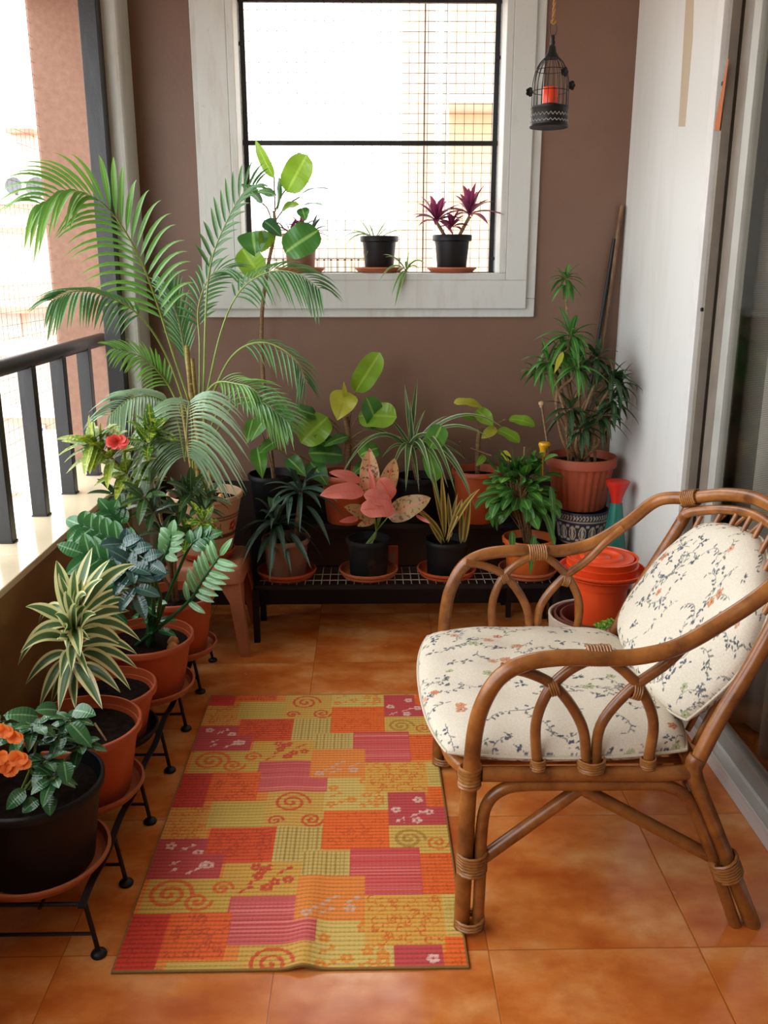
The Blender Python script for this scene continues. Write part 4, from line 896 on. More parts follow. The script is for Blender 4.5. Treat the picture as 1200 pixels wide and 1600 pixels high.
TP = [((555, 612), (594, 551), .095, 'lime', (0, -1, .1), .03, 'oblong'), ((541, 612), (527, 657), .115, 'yellow_leaf', (0, -.95, .35), .05, 'heart'), ((560, 650), (620, 652), .115, 'lime', (0, -.85, .55), .06, 'oblong'), ((590, 668), (572, 620), .09, 'mid_leaf', (.3, -.9, .2), .05, 'oblong'), ((512, 652), (470, 692), .125, 'lime', (-.1, -.95, .3), .05, 'oblong'), ((545, 682), (506, 698), .055, 'mid_leaf', (0, -.7, .7), .1, 'ovate'),
      ((536, 712), (482, 708), .10, 'mid_leaf', (0, -.8, .6), .06, 'oblong'), ((495, 650), (462, 640), .06, 'mid_leaf', (0, -.8, .6), .06, 'oblong'), ((592, 700), (562, 712), .08, 'heart_leaf', (0, -.8, .6), .1, 'oblong'), ((540, 625), (537, 596), .02, 'yellow_leaf', (0, -1, 0), .03, 'lance'), ((522, 700), (490, 680), .07, 'mid_leaf', (0, -.8, .6), .06, 'heart'), ((560, 700), (585, 735), .04, 'spider', (0, -.8, .6), .12, 'lance'), ((575, 722), (548, 745), .05, 'mid_leaf', (0, -.8, .6), .1, 'ovate')]
for a, tp, w_, mt, nr, bu, pr in TP: big(a, tp, w_, mt, 3.52, 3.47, nr, bu, pr); st.tube(cr([at(542, 690, 3.54), at((a[0]+542)/2, (a[1]+680)/2, 3.54), at(a[0], a[1], 3.52)], 5), .0028, 6)
st.build('stem', 'stem_brown', t)
t, base = rear(.21, 'striped dracaena with arching cream-edged leaves in a hidden dark pot', 'striped_dracaena', .095, .075, .185, 'black_pot')
b = MB()
for (tx, ty, w_, bu, Y1) in ((632, 600, .018, .0, 3.55), (652, 590, .02, .02, 3.55), (640, 625, .016, .01, 3.52), (548, 705, .016, .22, 3.4), (532, 745, .018, .3, 3.3), (600, 650, .012, .12, 3.5), (575, 690, .012, .18, 3.45), (560, 672, .010, .16, 3.5), (634, 768, .024, .30, 3.3), (712, 772, .024, .38, 3.25), (735, 765, .022, .32, 3.35), (700, 762, .02, .3, 3.3), (675, 755, .02, .3, 3.3), (770, 690, .014, .22, 3.4), (790, 672, .014, .25, 3.4), (700, 650, .012, .14, 3.5), (722, 700, .012, .2, 3.5), (610, 745, .016, .28, 3.35), (655, 770, .018, .3, 3.35), (690, 800, .02, .3, 3.3), (730, 720, .014, .2, 3.45), (597, 715, .014, .22, 3.4), (745, 800, .02, .32, 3.35), (665, 640, .01, .1, 3.5)):
    b.leaf(at(642+R.uniform(-6, 6), 702+R.uniform(-6, 4), 3.52), at(tx, ty, Y1), w_*1.15, bu, nrm=(R.uniform(-.4, .4), -.7, .6), bul=Z, fold=.3, seg=14, prof='strap')
b.build('foliage', 'variegated_dark', t)
b = MB(); b.tube([base, at(642, 700, 3.52)], .012, 8); b.build('stem', 'stem_brown', t)
big((690, 665), (672, 700), .085, 'heart_leaf', 3.42, 3.38, (.1, -1, .2), .04, 'oblong'); big((668, 700), (682, 752), .07, 'heart_leaf', 3.40, 3.36, (.1, -1, .2), .04, 'oblong')
t, base = rear(.45, 'small yellow-green plant with a woody stem in a terracotta pot by the back wall', 'yellow_green_plant', .105, .08, .215, 'terracotta', 3.56)
st = MB(); st.tube(cr([base, at(747, 690, 3.55), at(752, 668, 3.54)], 5), .010, 8)
for (a, q) in (((728, 720), (718, 690)), ((735, 700), (768, 712)), ((752, 675), (790, 655)), ((750, 680), (745, 650)), ((760, 675), (780, 672))): st.tube([at(a[0], a[1], 3.54), at(q[0], q[1], 3.5)], .003, 6)
TP = [((755, 638), (709, 630), .050, 'yellow_leaf', (0, -.5, .8), .12, 'oblong'), ((745, 640), (770, 665), .075, 'lime', (0, -.9, .4), .05, 'ovate'), ((742, 655), (722, 650), .035, 'lime', (0, -.8, .5), .05, 'oblong'), ((795, 655), (836, 666), .055, 'lime', (0, -.6, .8), .1, 'oblong'), ((777, 672), (812, 692), .055, 'lime', (0, -.6, .8), .1, 'oblong'), ((775, 668), (752, 685), .05, 'yellow_leaf', (0, -.9, .4), .05, 'ovate'), ((758, 712), (744, 728), .035, 'lime', (0, -.9, .4), .05, 'ovate'), ((785, 705), (798, 722), .04, 'yellow_leaf', (0, -.9, .4), .05, 'ovate')]
for a, tp, w_, mt, nr, bu, pr in TP: big(a, tp, w_, mt, 3.5, 3.46, nr, bu, pr)
st.build('stem', 'stem_brown', t)
# ---------------------------------------------------------------- right corner
b = MB(); b.lathe([(.115, 0), (.112, .01), (.100, .31), (.107, .312), (.107, .335), (.0, .335)], (.862, 3.46, 0), 40); tag(b.build('upturned_pot', 'black_pot'), 'dark upturned pot holding up the patterned ceramic pot in the corner', 'pot')
PCZ = .336
b = MB(); b.lathe([(.072, 0), (.08, .003)]+[(.084+.022*math.sin(k/30*1.5), .006+.145*k/30) for k in range(31)]+[(.103, .157), (.098, .157), (.096, .12)], (.862, 3.45, PCZ), 260)
vv = np.array(b.v); an = np.arctan2(vv[:, 1]-3.45, vv[:, 0]-.862); zz_ = vv[:, 2]-PCZ; s_ = an*.10
col = np.tile(L3('#2c3448'), (len(vv), 1)); wh = L3('#c8bca8')
per = (s_ % .0125)/.0125; band = (zz_ > .128) & (zz_ < .150)
col[band & (np.abs(((per*1.0+np.abs(zz_-.139)*60) % 1)-.5) < .22)] = wh
col[(np.abs(zz_-.124) < .0022) | (np.abs(zz_-.153) < .002)] = wh
u = (s_ % .0393)-.01965; v_ = zz_-.075
r1 = np.sqrt((u/.8)**2+(v_*.62)**2); col[(np.abs(r1-.016) < .0022)] = wh; col[(np.abs(u) < .0022+.004*np.clip(1-np.abs(v_)/.03, 0, 1)) & (np.abs(v_) < .028)] = wh
col[((np.abs(u)-.0165)**2+(v_-.03)**2 < .0045**2) | ((np.abs(u)-.0165)**2+(v_+.028)**2 < .005**2)] = wh
col[(np.abs(zz_-.030) < .0022)] = wh; col[zz_ < .015] = L3('#3a2c24')
b.col = col; tag(b.build('ceramic_pot', 'paint_ceramic'), 'navy ceramic pot with white folk pattern beneath the big fluted pot', 'pot')
BPZ = .4945
c = (.850, 3.47, BPZ); t = potted('song_of_jamaica', 'tall many-headed dracaena in a large fluted terracotta pot in the corner', c, .138, .100, .210, 'terracotta_dark', fl=lambda a, j: 1+(.02*math.cos(a*26) if j in (1, 2) else 0), rim=.04)
base = Vector((c[0], c[1], c[2]+.18)); st = MB(); fo = MB()
def head(path, n, L, w, mi, drop=.45, el=(-.5, 1.2)):
    P_ = cr([base+Vector((R.uniform(-.05, .05), R.uniform(-.04, .04), 0))]+[at(*q) for q in path], 7); st.tube(P_, [.0065*(1-.4*i/len(P_)) for i in range(len(P_))], 7)
    fo.rosette(P_[-1], n, L, w, el, drop, prof='lance', fold=.3, mi=mi, bulge=.14, seg=8)
    fo.rosette(P_[-3], n//2, L*.95, w, (-.6, .2), drop+.2, prof='lance', fold=.3, mi=mi, bulge=.14, seg=8)
for (path, n, L, w_, mi) in (
    ([(890, 600, 3.45), (888, 520, 3.45), (885, 470, 3.45), (884, 436, 3.45)], 14, .085, .018, 0), ([(885, 600, 3.42), (888, 545, 3.38), (892, 525, 3.36)], 16, .14, .024, 0),
    ([(880, 620, 3.4), (862, 580, 3.36), (856, 565, 3.34)], 13, .12, .022, 0), ([(905, 620, 3.4), (925, 580, 3.38), (932, 560, 3.36)], 14, .12, .022, 1),
    ([(910, 640, 3.4), (945, 600, 3.36), (952, 560, 3.36), (958, 590, 3.3)], 13, .11, .022, 1), ([(930, 640, 3.4), (960, 610, 3.36), (968, 600, 3.34)], 12, .11, .020, 1),
    ([(900, 660, 3.35), (890, 640, 3.28)], 12, .12, .022, 1), ([(930, 670, 3.35), (940, 650, 3.28)], 13, .12, .022, 1), ([(940, 680, 3.35), (955, 650, 3.3), (958, 625, 3.3)], 12, .11, .022, 1),
    ([(890, 680, 3.35), (905, 590, 3.3), (900, 575, 3.28)], 13, .12, .022, 0), ([(905, 690, 3.3), (912, 670, 3.25)], 10, .10, .022, 1), ([(930, 600, 3.4), (905, 560, 3.4), (880, 550, 3.42)], 10, .12, .022, 0), ([(870, 640, 3.4), (872, 590, 3.34), (838, 580, 3.36)], 9, .09, .02, 0)):
    head(path, n, L, w_, mi)
for (pts) in (([(880, 690), (870, 620), (895, 590)]), ([(900, 690), (925, 610), (945, 585)]), ([(935, 690), (925, 660), (950, 610)]), ([(885, 650), (872, 610), (865, 580)])):
    st.tube(cr([base]+[at(x, y, 3.3) for x, y in pts], 6), .0055, 7)
st.build('stem', 'stem_brown', t); fo.build('foliage', ['mid_leaf', 'rhoeo_dark'], t)
b = MB(); lf(b, (880, 550), (866, 584), 3.26, 3.22, .022, .05); b.build('yellow_tip_leaf', 'yellow_leaf', t)
# capped stick and yellow ornament standing in the fluted pot / rack pots
b = MB(); P_ = [at(858, 712, 3.40), at(846, 632, 3.44)]; b.tube(P_, .0045, 8); sk = b.build('plant_stake', 'stem_brown'); tag(sk, 'thin brown stake with a beige cap leaning beside the corner plant', 'stake')
b = MB(); q = P_[1]; b.lathe([(.006, -.012), (.007, -.004), (.012, 0), (.012, .008), (.006, .012), (.001, .014)], q, 14); b.build('cap', 'beige_cap', sk)
q = at(848, 705, 3.37); b = MB(); b.lathe([(.011, -.02), (.013, -.01), (.011, 0), (.013, .012), (.024, .026), (.020, .034), (.001, .036)], q, 20, wob=lambda a, j: 1+(.25*math.cos(a) if j > 3 else 0)); ob = tag(b.build('yellow_ornament', 'yellow'), 'yellow plastic head of a plant stick above the bushy plant', 'ornament')
MB().tube([q+Vector((0, 0, -.02)), q+Vector((.004, .005, -.12))], .004, 6).build('stick', 'yellow', ob)
# red-topped teal bottle
b = MB(); b.lathe([(.055, 0), (.058, .02), (.0575, .285), (.0, .29)], (.945, 3.27, 0), 32); tag(b.build('upturned_pot', 'brown_plastic'), 'brown upturned pot under the teal bottle by the right wall', 'pot')
bt = thing('bottle', 'conical teal bottle with a red funnel top standing against the right wall', 'bottle', (.945, 3.27, .291))
MB().lathe([(.050, 0), (.052, .01), (.045, .10), (.032, .20), (.022, .27), (.0, .272)], (.945, 3.27, .291), 32).build('body', 'teal', bt)
MB().lathe([(.019, .27), (.022, .29), (.030, .318), (.044, .348), (.045, .354), (.040, .356), (.0, .352)], (.945, 3.27, .291), 32).build('funnel_top', 'red', bt)
# leaning poles
b = MB(); b.tube(cr([(.80, 3.665, 0), (.90, 3.672, .6), (.952, 3.672, 1.07), (1.0, 3.672, 1.655)], 6), .010, 8); tag(b.build('pole', 'stick_brown'), 'longer brown wooden pole leaning into the corner behind the dracaena', 'pole', 'poles leaning in the corner')
b = MB(); b.tube([(.80, 3.63, 0), (.928, 3.655, 1.07), (.978, 3.672, 1.53)], .007, 8); tag(b.build('pole', 'black_metal'), 'shorter thin black pole leaning in the corner beside the brown one', 'pole', 'poles leaning in the corner')
# planter with nested pots and orange stack
PX, PY = .765, 2.83
t = thing('planter', 'off-white round planter on the floor behind the chair', 'planter', (PX, PY, 0))
MB().lathe([(.10, 0), (.11, .005), (.145, .22), (.150, .285), (.146, .288), (.141, .285), (.135, .22), (.10, .02), (.001, .015)], (PX, PY, 0), 44).build('shell', 'planter_white', t)
nest = [(.128, .287, 'outer'), (.108, .285, 'inner')]
for r_, z_, nm in nest:
    b = MB(); b.lathe([(r_*.62, .03), (r_*.66, .032), (r_-.004, z_-.02), (r_+.002, z_-.018), (r_+.003, z_), (r_-.003, z_+.001), (r_-.009, z_-.02), (r_*.6, .04), (.001, .04)], (PX, PY, 0), 40)
    tag(b.build('nested_pot', 'brown_plastic'), nm+' brown plastic pot nested in the off-white planter', 'pot', 'brown pots nested in the planter')
OX, OY = .785, 2.83
t = thing('bucket_pot', 'orange plastic pot standing in the planter, carrying a stack of lids', 'pot', (OX, OY, .05))
MB().lathe([(.066, .05), (.068, .055), (.088, .395), (.096, .397), (.096, .425), (.091, .426), (.086, .39), (.06, .06)], (OX, OY, 0), 40).build('pot_body', 'bright_orange', t)
saucer((OX, OY, .427), .145, 'widest orange saucer on top of the orange pot', 'bright_orange', h=.026)
b = MB(); b.lathe([(.105, 0), (.112, .002), (.116, .03), (.119, .036), (.113, .038), (.10, .008), (.001, .006)], (OX, OY, .434), 40); tag(b.build('orange_tray', 'bright_orange'), 'deep orange tray, lower one in the stack behind the chair', 'tray', 'orange trays in the stack')
b = MB(); b.lathe([(.104, 0), (.112, .004), (.116, .032), (.120, .038), (.113, .040), (.104, .012), (.001, .010)], (OX-.002, OY, .456), 40); tag(b.build('orange_tray', 'bright_orange'), 'deep orange tray, upper one in the stack behind the chair', 'tray', 'orange trays in the stack')
b = MB(); b.lathe([(.085, 0), (.102, .003), (.106, .024), (.100, .027), (.072, .022), (.066, .030), (.060, .031), (.054, .024), (.03, .022), (.026, .027), (.001, .028)], (OX-.004, OY, .469), 44); tag(b.build('orange_tray', 'bright_orange'), 'ridged orange tray turned upside down on top of the stack behind the chair', 'tray', 'orange trays in the stack')
# succulent
t = potted('succulent', 'small lime-green succulent in a pot behind the cushioned chair seat', (.752, 2.56, 0), .062, .045, .300, 'brown_plastic')
b = MB()
for k in range(34):
    a = k*2.4; rad = .055*math.sqrt(k/34); p = Vector((.752+rad*math.cos(a), 2.56+rad*math.sin(a), .300+.055*(1-(rad/.06)**2)+R.uniform(0, .02))); b.rosette(p, 8, .02, .011, (-.1, 1.2), .0, prof='oblong', fold=.3, bulge=.05, seg=4)
b.build('foliage', 'succulent', t)

# ---------------------------------------------------------------- window sill plants
SZ2 = WZ0+.001; SYp = 3.745
for x, nm, r_ in ((-.262, 'brown pot on the left of the window sill', .098), (.053, 'black pot in the middle of the window sill', .108), (.345, 'dark pot of purple leaves on the window sill', .105)):
    saucer((x, SYp-.005, SZ2), min(r_, .100), 'terracotta saucer under the '+nm, 'saucer_clay', 'saucers on the window sill', h=.018)
t = potted('sill_oyster_plant', 'purple and green plant in a brown pot on the left of the window sill', (-.262, SYp, SZ2+.006), .073, .054, .145, 'brown_pot', rim=.026)
b = MB()
b.rosette((-.26, SYp, SZ2+.16), 14, .10, .024, (-.1, 1.2), .25, prof='lance', mi=0, fold=.35); b.rosette((-.215, SYp-.01, SZ2+.15), 9, .10, .022, (0, 1.2), .2, mi=1, fold=.35); b.rosette((-.30, SYp, SZ2+.15), 8, .09, .02, (-.1, 1.1), .25, mi=0, fold=.35)
b.build('foliage', ['rhoeo_purple', 'rhoeo'], t)
t = potted('wispy_spider_plant', 'thin wispy pale leaves in a black pot in the middle of the window sill', (.053, SYp, SZ2+.006), .076, .056, .135, 'black_pot', rim=.024)
b = MB()
for (tx, ty, bu) in ((532, 375, .2), (538, 385, .25), (545, 362, .12), (560, 340, .03), (608, 340, .03), (612, 352, .05), (640, 362, .12), (572, 400, .3), (553, 372, .2), (575, 345, .02)):
    b.leaf((.045+R.uniform(-.02, .02), SYp-.02, SZ2+.13), at(tx, ty, 3.70), .010, bu, bul=Z, nrm=(0, -.5, .8), fold=.3)
b.build('foliage', 'spider', t)
t = potted('purple_oyster_plant', 'bright purple-leaved plant in a dark pot on the right of the window sill', (.345, SYp, SZ2+.006), .078, .058, .140, 'black_pot', rim=.026)
b = MB()
b.rosette(at(682, 345, 3.72), 18, .12, .030, (-.3, 1.3), .1, mi=0, fold=.4); b.rosette(at(734, 335, 3.72), 20, .125, .030, (-.3, 1.35), .08, mi=0, fold=.4); b.rosette(at(706, 355, 3.72), 12, .09, .026, (-.1, 1.1), .15, mi=0, fold=.4)
b.build('foliage', ['rhoeo_purple'], t)
b = MB(); b.tube([(.33, SYp, SZ2+.12), at(682, 347, 3.72)], .007, 7); b.tube([(.36, SYp, SZ2+.12), at(734, 338, 3.72)], .007, 7); b.build('stem', 'stem_brown', t)
# spider plantlet hanging over the sill edge
b = MB(); ctr = Vector((.158, 3.672, 1.408))
for (tx, ty, bu, w_) in ((593, 438, .28, .009), (612, 462, .2, .010), (617, 480, .12, .011), (598, 398, .15, .008), (602, 402, .18, .008), (664, 412, .25, .012), (655, 420, .2, .010), (634, 408, .1, .009), (640, 390, .05, .006), (648, 400, .05, .006), (620, 425, .2, .008), (626, 450, .15, .008)):
    b.leaf(ctr, at(tx, ty, 3.62), w_*1.3, bu, bul=Z, nrm=(0, -.6, .7), fold=.35, seg=10)
b.lathe([(.001, 0), (.006, .004), (.005, .014), (.001, .018)], (ctr.x, ctr.y, 1.4), 8)
tag(b.build('spider_plantlet', 'spider'), 'small spider plantlet drooping over the front edge of the window sill', 'plant')

# ---------------------------------------------------------------- hanging birdcage lantern
cx, cy, cz = .552, 2.90, 1.829
t = thing('birdcage_lantern', 'small black wire birdcage lantern hanging on a rope before the back wall', 'lantern', (cx, cy, cz))
b = MB(); b.lathe([(.001, .002), (.057, .0), (.059, .003), (.058, .006), (.055, .008), (.055, .05), (.057, .052), (.057, .058), (.053, .059), (.052, .01)], (cx, cy, cz), 48); cb = b.build('base', 'black_metal', t)
b = MB()
for k in range(28):
    a = 6.283*k/28
    for (z0_, amp) in ((.014, .006), (.030, .008)):
        p0 = Vector((cx+.0557*math.cos(a), cy+.0557*math.sin(a), cz+z0_)); a2 = a+6.283/56; p1 = Vector((cx+.0557*math.cos(a2), cy+.0557*math.sin(a2), cz+z0_+amp)); a3 = a+6.283/28; p2 = Vector((cx+.0557*math.cos(a3), cy+.0557*math.sin(a3), cz+z0_)); b.tube([p0, p1, p2], .0011, 4)
b.build('lattice_trim', 'light_frame', cb)
b = MB()
for k in range(20):
    a = 6.283*k/20; pf = [(.054, .055), (.054, .10), (.053, .125), (.046, .155), (.034, .178), (.020, .192), (.010, .198)]
    b.tube([(cx+r*math.cos(a), cy+r*math.sin(a), cz+z) for r, z in cr([(r, z, 0) for r, z in pf], 3) and [(v.x, v.y) for v in cr([(r, z, 0) for r, z in pf], 3)]], .0011, 5)
for (r, z) in ((.0545, .10), (.045, .158)): b.tube([(cx+r*math.cos(6.283*k/40), cy+r*math.sin(6.283*k/40), cz+z) for k in range(41)], .0011, 5)
b.build('wire_dome', 'black_metal', t)
b = MB(); b.lathe([(.022, .190), (.020, .196), (.013, .206), (.010, .222), (.006, .226), (.008, .232), (.006, .240), (.007, .246), (.004, .252), (.001, .254)], (cx, cy, cz), 24); b.build('finial', 'black_metal', t)
b = MB(); b.tube([(cx+.010*math.cos(a), cy, cz+.268+.019*math.sin(a)) for a in np.linspace(0, 6.283, 25)], .0013, 6); b.build('ring', 'black_metal', t)
for (dx, dy, dz) in ((-.066, -.02, .095), (.030, -.046, .145), (.060, -.01, .115)):
    b = MB(); p = Vector((cx+dx, cy+dy, cz+dz))
    for k in range(5):
        a = k*1.257; d = Vector((math.cos(a)*.8, -.2, math.sin(a))); b.leaf(p, p+d*.014, .012, .1, nrm=(0, -1, .1), prof='oblong', fold=.2)
    b.tube([p, Vector((cx, cy, p.z))+Vector((dx, dy, 0))*.8], .0012, 5); b.build('metal_flower', 'black_metal', t)
b = MB(); b.lathe([(.001, .058), (.026, .058), (.026, .066), (.001, .066)], (cx, cy, cz), 24); b.build('candle_plate', 'black_metal', cb)
b = MB(); b.lathe([(.001, 0), (.022, 0), (.0225, .003), (.0225, .043), (.020, .046), (.016, .044), (.001, .043)], (cx, cy, cz+.0665), 28); cn = tag(b.build('candle', 'candle'), 'stubby orange candle standing inside the hanging birdcage lantern', 'candle')
MB().tube([(cx, cy, cz+.1095), (cx, cy, cz+.118)], .0012, 5).build('wick', 'black_metal', cn)
b = MB()
for s_ in (0, math.pi):
    b.tube([(cx+.0025*math.cos(k*.55+s_), cy+.0025*math.sin(k*.55+s_), cz+.285+(CZ-cz-.285)*k/240) for k in range(241)], .0026, 6)
b.tube([(cx+.006*math.cos(a), cy, cz+.288+.005*math.sin(a)) for a in np.linspace(0, 6.283, 14)], .003, 6)
tag(b.build('rope', 'rope'), 'twisted jute rope holding the birdcage lantern from the ceiling', 'rope')

# ---------------------------------------------------------------- rattan armchair
YN, YFar, YC = 1.68, 2.36, 2.02
ch = thing('rattan_armchair', 'honey-brown rattan armchair with arched sides on the tiled floor beside the mat', 'armchair', (.5, YC, 0))
RR = .0175
def bind(p, d, r, ln, turns=6, parent=None):
    p = Vector(p); d = Vector(d).normalized(); a = d.orthogonal().normalized(); q = d.cross(a); b = MB(); n = turns*12
    b.tube([p+d*ln*(k/n-.5)+(a*math.cos(k*math.pi/6)+q*math.sin(k*math.pi/6))*(r+.0012) for k in range(n+1)], ln/turns*.52, 5)
    return b.build('binding', 'rattan_dark', parent or ch)
ARM = [(.214, .385), (.222, .50), (.240, .570), (.272, .623), (.325, .652), (.40, .662), (.48, .660), (.556, .664), (.633, .686), (.720, .742), (.800, .806)]
near = [Vector((x, YN-.012*min(1, z/.66), z)) for x, z in ARM]; far = [Vector((x, YFar+.012*min(1, z/.66), z)) for x, z in ARM]
hoop = near+[Vector((.868, 1.735, .842)), Vector((.918, 1.82, .865)), Vector((.948, 1.92, .878)), Vector((.955, 2.02, .882)), Vector((.948, 2.12, .878)), Vector((.918, 2.22, .860)), Vector((.868, 2.305, .830))]+far[::-1]
HP = cr(hoop, 8); AH = MB().tube(HP, RR, 14).build('arm_hoop', 'rattan', ch)
inner = [Vector((p.x-.012, YC+(p.y-YC)*.93, p.z-.036)) for p in hoop[11:18]]
inner = [Vector((.835, 1.75, .775))]+inner+[Vector((.835, 2.29, .77))]
MB().tube(cr(inner, 8), .0125, 12).build('back_rail', 'rattan', ch)
for s_, Y in ((-1, YN), (1, YFar)):
    # front leg: doubled poles
    b = MB(); b.tube(cr([(.205, Y, 0), (.207, Y, .1), (.210, Y, .25), (.214, Y, .39)], 4), RR*1.02, 12); b.build('leg', 'rattan', ch)
    # side arch under the seat (second pole of both legs)
    b = MB(); b.tube(cr([(.241, Y, 0), (.243, Y, .12), (.243, Y, .24), (.252, Y, .315), (.285, Y, .352), (.34, Y, .363), (.48, Y, .362), (.60, Y, .362), (.65, Y, .352), (.69, Y, .318), (.73, Y, .235), (.775, Y, .12), (.822, Y, 0)], 6), .0135, 12); b.build('side_arch', 'rattan', ch)
    # rear leg + back post
    b = MB(); b.tube(cr([(.862, Y, 0), (.80, Y, .14), (.742, Y, .27), (.702, Y, .36), (.690, Y, .405), (.697, Y, .425)], 6), RR*1.02, 12); b.build('leg', 'rattan', ch)
    b = MB(); ye = Y-s_*.03; b.tube(cr([(.690, Y-s_*.002, .39), (.738, Y-s_*.008, .51), (.80, Y-s_*.015, .635), (.862, ye, .77), (.885, ye, .835)], 6), .0165, 12); b.build('back_post', 'rattan', ch)
    for q0 in ((.243, .176), (.772, .165)):
        b = MB(); b.tube([(q0[0], Y+s_*-.004, q0[1]), (.46, Y-s_*.03, .335)], .0145, 12); b.build('brace', 'rattan', ch)
    for pts in ([(.358, .40), (.350, .505), (.372, .580), (.41, .625), (.455, .652)], [(.462, .405), (.447, .50), (.392, .585), (.33, .622), (.272, .634)], [(.482, .405), (.486, .500), (.540, .580), (.61, .638), (.66, .692), (.705, .730)], [(.592, .408), (.597, .505), (.568, .578), (.53, .622), (.492, .652)]):
        b = MB(); b.tube(cr([(x, Y-s_*.002, z) for x, z in pts], 6), .0115, 12); b.build('arm_arch', 'rattan', ch)
    for (x, z, d, r, ln, tn) in ((.224, .176, (0, 0, 1), .030, .05, 7), (.223, .022, (0, 0, 1), .030, .022, 3), (.214, .385, (0, 0, 1), .021, .05, 6), (.471, .412, (0, 0, 1), .027, .028, 5), (.472, .661, (1, 0, 0), .0195, .05, 8), (.383, .590, (1, 0, .3), .016, .02, 4), (.555, .580, (1, 0, -.3), .016, .02, 4), (.358, .412, (0, 0, 1), .014, .025, 5), (.592, .412, (0, 0, 1), .014, .025, 5), (.783, .158, (.42, 0, -1), .030, .05, 7)):
        bind((x, Y, z), d, r, ln, tn)
    bind((.866, Y-s_*.054, .829), (.5, -s_*.75, .3), .020, .045, 7, AH)
# front lower arch between front legs
MB().tube(cr([(.222, YN+.02, .17), (.218, YN+.025, .26), (.212, YN+.07, .335), (.208, YN+.14, .36), (.208, YFar-.14, .36), (.212, YFar-.07, .335), (.218, YFar-.025, .26), (.222, YFar-.02, .17)], 6), .0125, 12).build('front_arch', 'rattan', ch)
MB().tube(cr([(.76, YN+.02, .19), (.72, YN+.04, .29), (.695, YN+.12, .355), (.69, YC, .36), (.695, YFar-.12, .355), (.72, YFar-.04, .29), (.76, YFar-.02, .19)], 6), .0125, 12).build('rear_arch', 'rattan', ch)
b = MB(); fr_ = [(.24, YN-.0, .39), (.20, YN+.04, .388), (.178, YN+.12, .385), (.170, YC, .383), (.178, YFar-.12, .385), (.20, YFar-.04, .388), (.24, YFar, .39), (.45, YFar, .388), (.66, YFar, .388), (.70, YFar-.05, .388), (.71, YC, .388), (.70, YN+.05, .388), (.66, YN, .388), (.45, YN, .388), (.24, YN, .39)]
b.tube(cr(fr_, 6), .0165, 12); b.build('seat_frame', 'rattan', ch)
b = MB()
for k in range(1, 9):
    y = YN+(YFar-YN)*k/9; b.tube([(.175, y, .373), (.705, y, .373)], .007, 8)
b.build('seat_slats', 'rattan', ch)
def bk(u, v):  # lattice surface of the back: u 0..1 across, v 0..1 up
    y = 1.75+.54*u; k = 4*u*(1-u); lo = Vector((.722+.02*k, y, .40)); hi = Vector((.852+.088*k**.6, YC+(y-YC)*1.0, .775+.078*k**.7)); return lo.lerp(hi, v)
for k in range(9):
    u = .05+.9*k/8; MB().tube([bk(u, 0), bk(u, .5), bk(u, .98)], .0068, 8).build('back_slat', 'rattan', ch)
for k in range(-2, 12):
    for sg in (-1,):
        pts = [(k*.15+.1+sg*v*.62, v) for v in np.linspace(0, 1, 12)]; pts = [(u, v) for u, v in pts if .02 < u < .98]
        if len(pts) > 2: MB().tube([bk(u, v*.97)+Vector((.010, 0, 0)) for u, v in pts], .0055, 7).build('back_lattice', 'rattan', ch)
        pts2 = [(1-u, v) for u, v in pts]
        
# ---- cushions with printed sprigs
cp = Ras(.8, .8, .002, '#ddd3c0'); rg = random.Random(11)
for k in range(100):                       # winding vines
    x, y = rg.uniform(0, .8), rg.uniform(0, .8); a = rg.uniform(0, 6.28); pts = [(x, y)]; cv = rg.uniform(-.5, .5)
    for q in range(12):
        a += cv*.5+rg.uniform(-.12, .12); x += .008*math.cos(a); y += .008*math.sin(a); pts.append((x, y))
        if q % 2 == 1:
            la = a+rg.choice((-1, 1))*1.0; cp.dot(x+.008*math.cos(la), y+.008*math.sin(la), .0062, rg.choice(['#5a5f6a', '#6f7468', '#4a5260', '#7c8478']), .0026, la)
    cp.line(pts, .0011, '#807c78')
for k in range(80):
    x, y = rg.uniform(0, .8), rg.uniform(0, .8)
    for q in range(6): a = rg.uniform(0, 6.28); d = rg.uniform(.004, .016); cp.dot(x+d*math.cos(a), y+d*math.sin(a), .006, rg.choice(['#4c5464', '#5c6058', '#6a6a74']), .0025, a)
for k in range(40):
    x, y = rg.uniform(0, .8), rg.uniform(0, .8); cc = rg.choice(['#c98a66', '#c47c5c', '#d0a080', '#a8b088', '#c08a70']); r0 = rg.uniform(.006, .009)
    for q in range(5): cp.dot(x+r0*math.cos(q*1.257), y+r0*math.sin(q*1.257), r0*.62, cc)
    cp.dot(x, y, r0*.4, '#8a5a44')
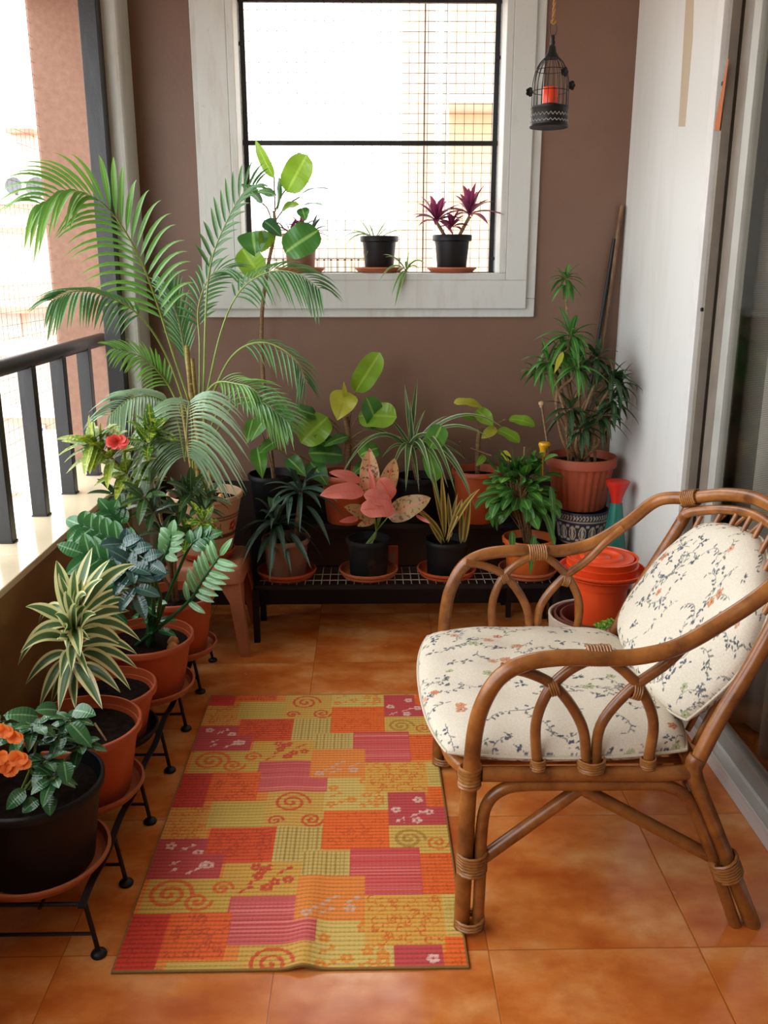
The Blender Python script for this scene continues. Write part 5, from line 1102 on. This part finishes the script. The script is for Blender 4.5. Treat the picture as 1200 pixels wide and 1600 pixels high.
def cushion(name, label, fn, a, b_, h, k=.3, p=6, ns=230, cat='cushion', off=(0, 0), pw=.5, wr=.003):
    mb = MB(); V = []; Cc = []
    for sgn in (1, -1):
        s1 = np.sin(np.linspace(-1, 1, ns)*math.pi/2)*.35+np.linspace(-1, 1, ns)*.65
        S, T = np.meshgrid(s1, s1, indexing='ij')
        X = a*S*np.sqrt(1-k*T*T/2*1.0)*(1-.06*(T**4)); Y = b_*T*np.sqrt(1-k*S*S/2)
        th = h*np.clip(1-np.abs(S)**p, 0, 1)**pw*np.clip(1-np.abs(T)**p, 0, 1)**pw
        th = th*(1+.08*(1-S*S)*(1-T*T))+wr*np.sin(X*31+Y*17)*(th/h)*np.sin(Y*23-X*9)
        V.append(np.stack([X, Y, sgn*th], -1).reshape(-1, 3))
        sx = X+sgn*.0+.8+off[0]+np.sign(S)*np.maximum(0, h-th)*.8; Cc.append(cp.sample(sx/1.15, Y+.8+off[1]+np.sign(T)*np.maximum(0, h-th)*.8).reshape(-1, 3))
    n = ns; fs = [(i*n+j, (i+1)*n+j, (i+1)*n+j+1, i*n+j+1) for i in range(n-1) for j in range(n-1)]
    N0 = n*n; rim = {}
    fs2 = []
    def idx(i, j): return i*n+j if (i in (0, n-1) or j in (0, n-1)) else N0+i*n+j
    fs2 = [(idx(i, j), idx(i, j+1), idx(i+1, j+1), idx(i+1, j)) for i in range(n-1) for j in range(n-1)]
    P_ = [fn(Vector(v)) for v in np.concatenate(V)]
    mb.add(P_, fs+fs2); mb.col = np.concatenate(Cc); o = tag(mb.build(name, 'cushion'), label, cat)
    pr = [Vector(V[0][i*n]) for i in range(0, n, 6)]+[Vector(V[0][(n-1)*n+j]) for j in range(0, n, 6)]+[Vector(V[0][i*n+n-1]) for i in range(n-1, -1, -6)]+[Vector(V[0][j]) for j in range(n-1, -1, -6)]
    pts = [fn(Vector((v.x*1.005, v.y*1.005, 0))) for v in pr]; mb = MB(); mb.tube(pts+[pts[0]], .0035, 6)
    ob = bpy.data.objects[o.name]; pp = mb.build('piping', 'cushion', ob); 
    pc = pp.data.color_attributes.new('paint', 'FLOAT_COLOR', 'POINT'); cc = np.ones((len(mb.v), 4), dtype=np.float32); cc[:, :3] = L3('#cfc4ae'); pc.data.foreach_set('color', cc.ravel())
    return o
cushion('seat_cushion', 'thick cream floral cushion lying on the rattan chair seat', lambda v: Vector((.425+v.x, YC+v.y, .425+v.z*(1.0 if v.z > 0 else .82))), .298, .338, .042, .32, 7)
lo = Vector((.722, YC, .425)); upv = Vector((.235, 0, .345)).normalized(); nv_ = Vector((-upv.z, 0, upv.x)); 
cushion('back_cushion', 'cream floral cushion propped against the rattan chair back', lambda v: lo+upv*(v.x+.205-.075*max(0, -v.y/.3)*max(0, (v.x+.1)/.3))+Vector((0, 1, 0))*v.y*(1-.16*max(0, v.x/.2)**2)+nv_*(v.z+.052)+Vector((.022*(1-(v.y/.3)**2)*max(0, (v.x+.2)/.4), 0, 0)), .215, .305, .046, .42, 6, off=(.3, .2))
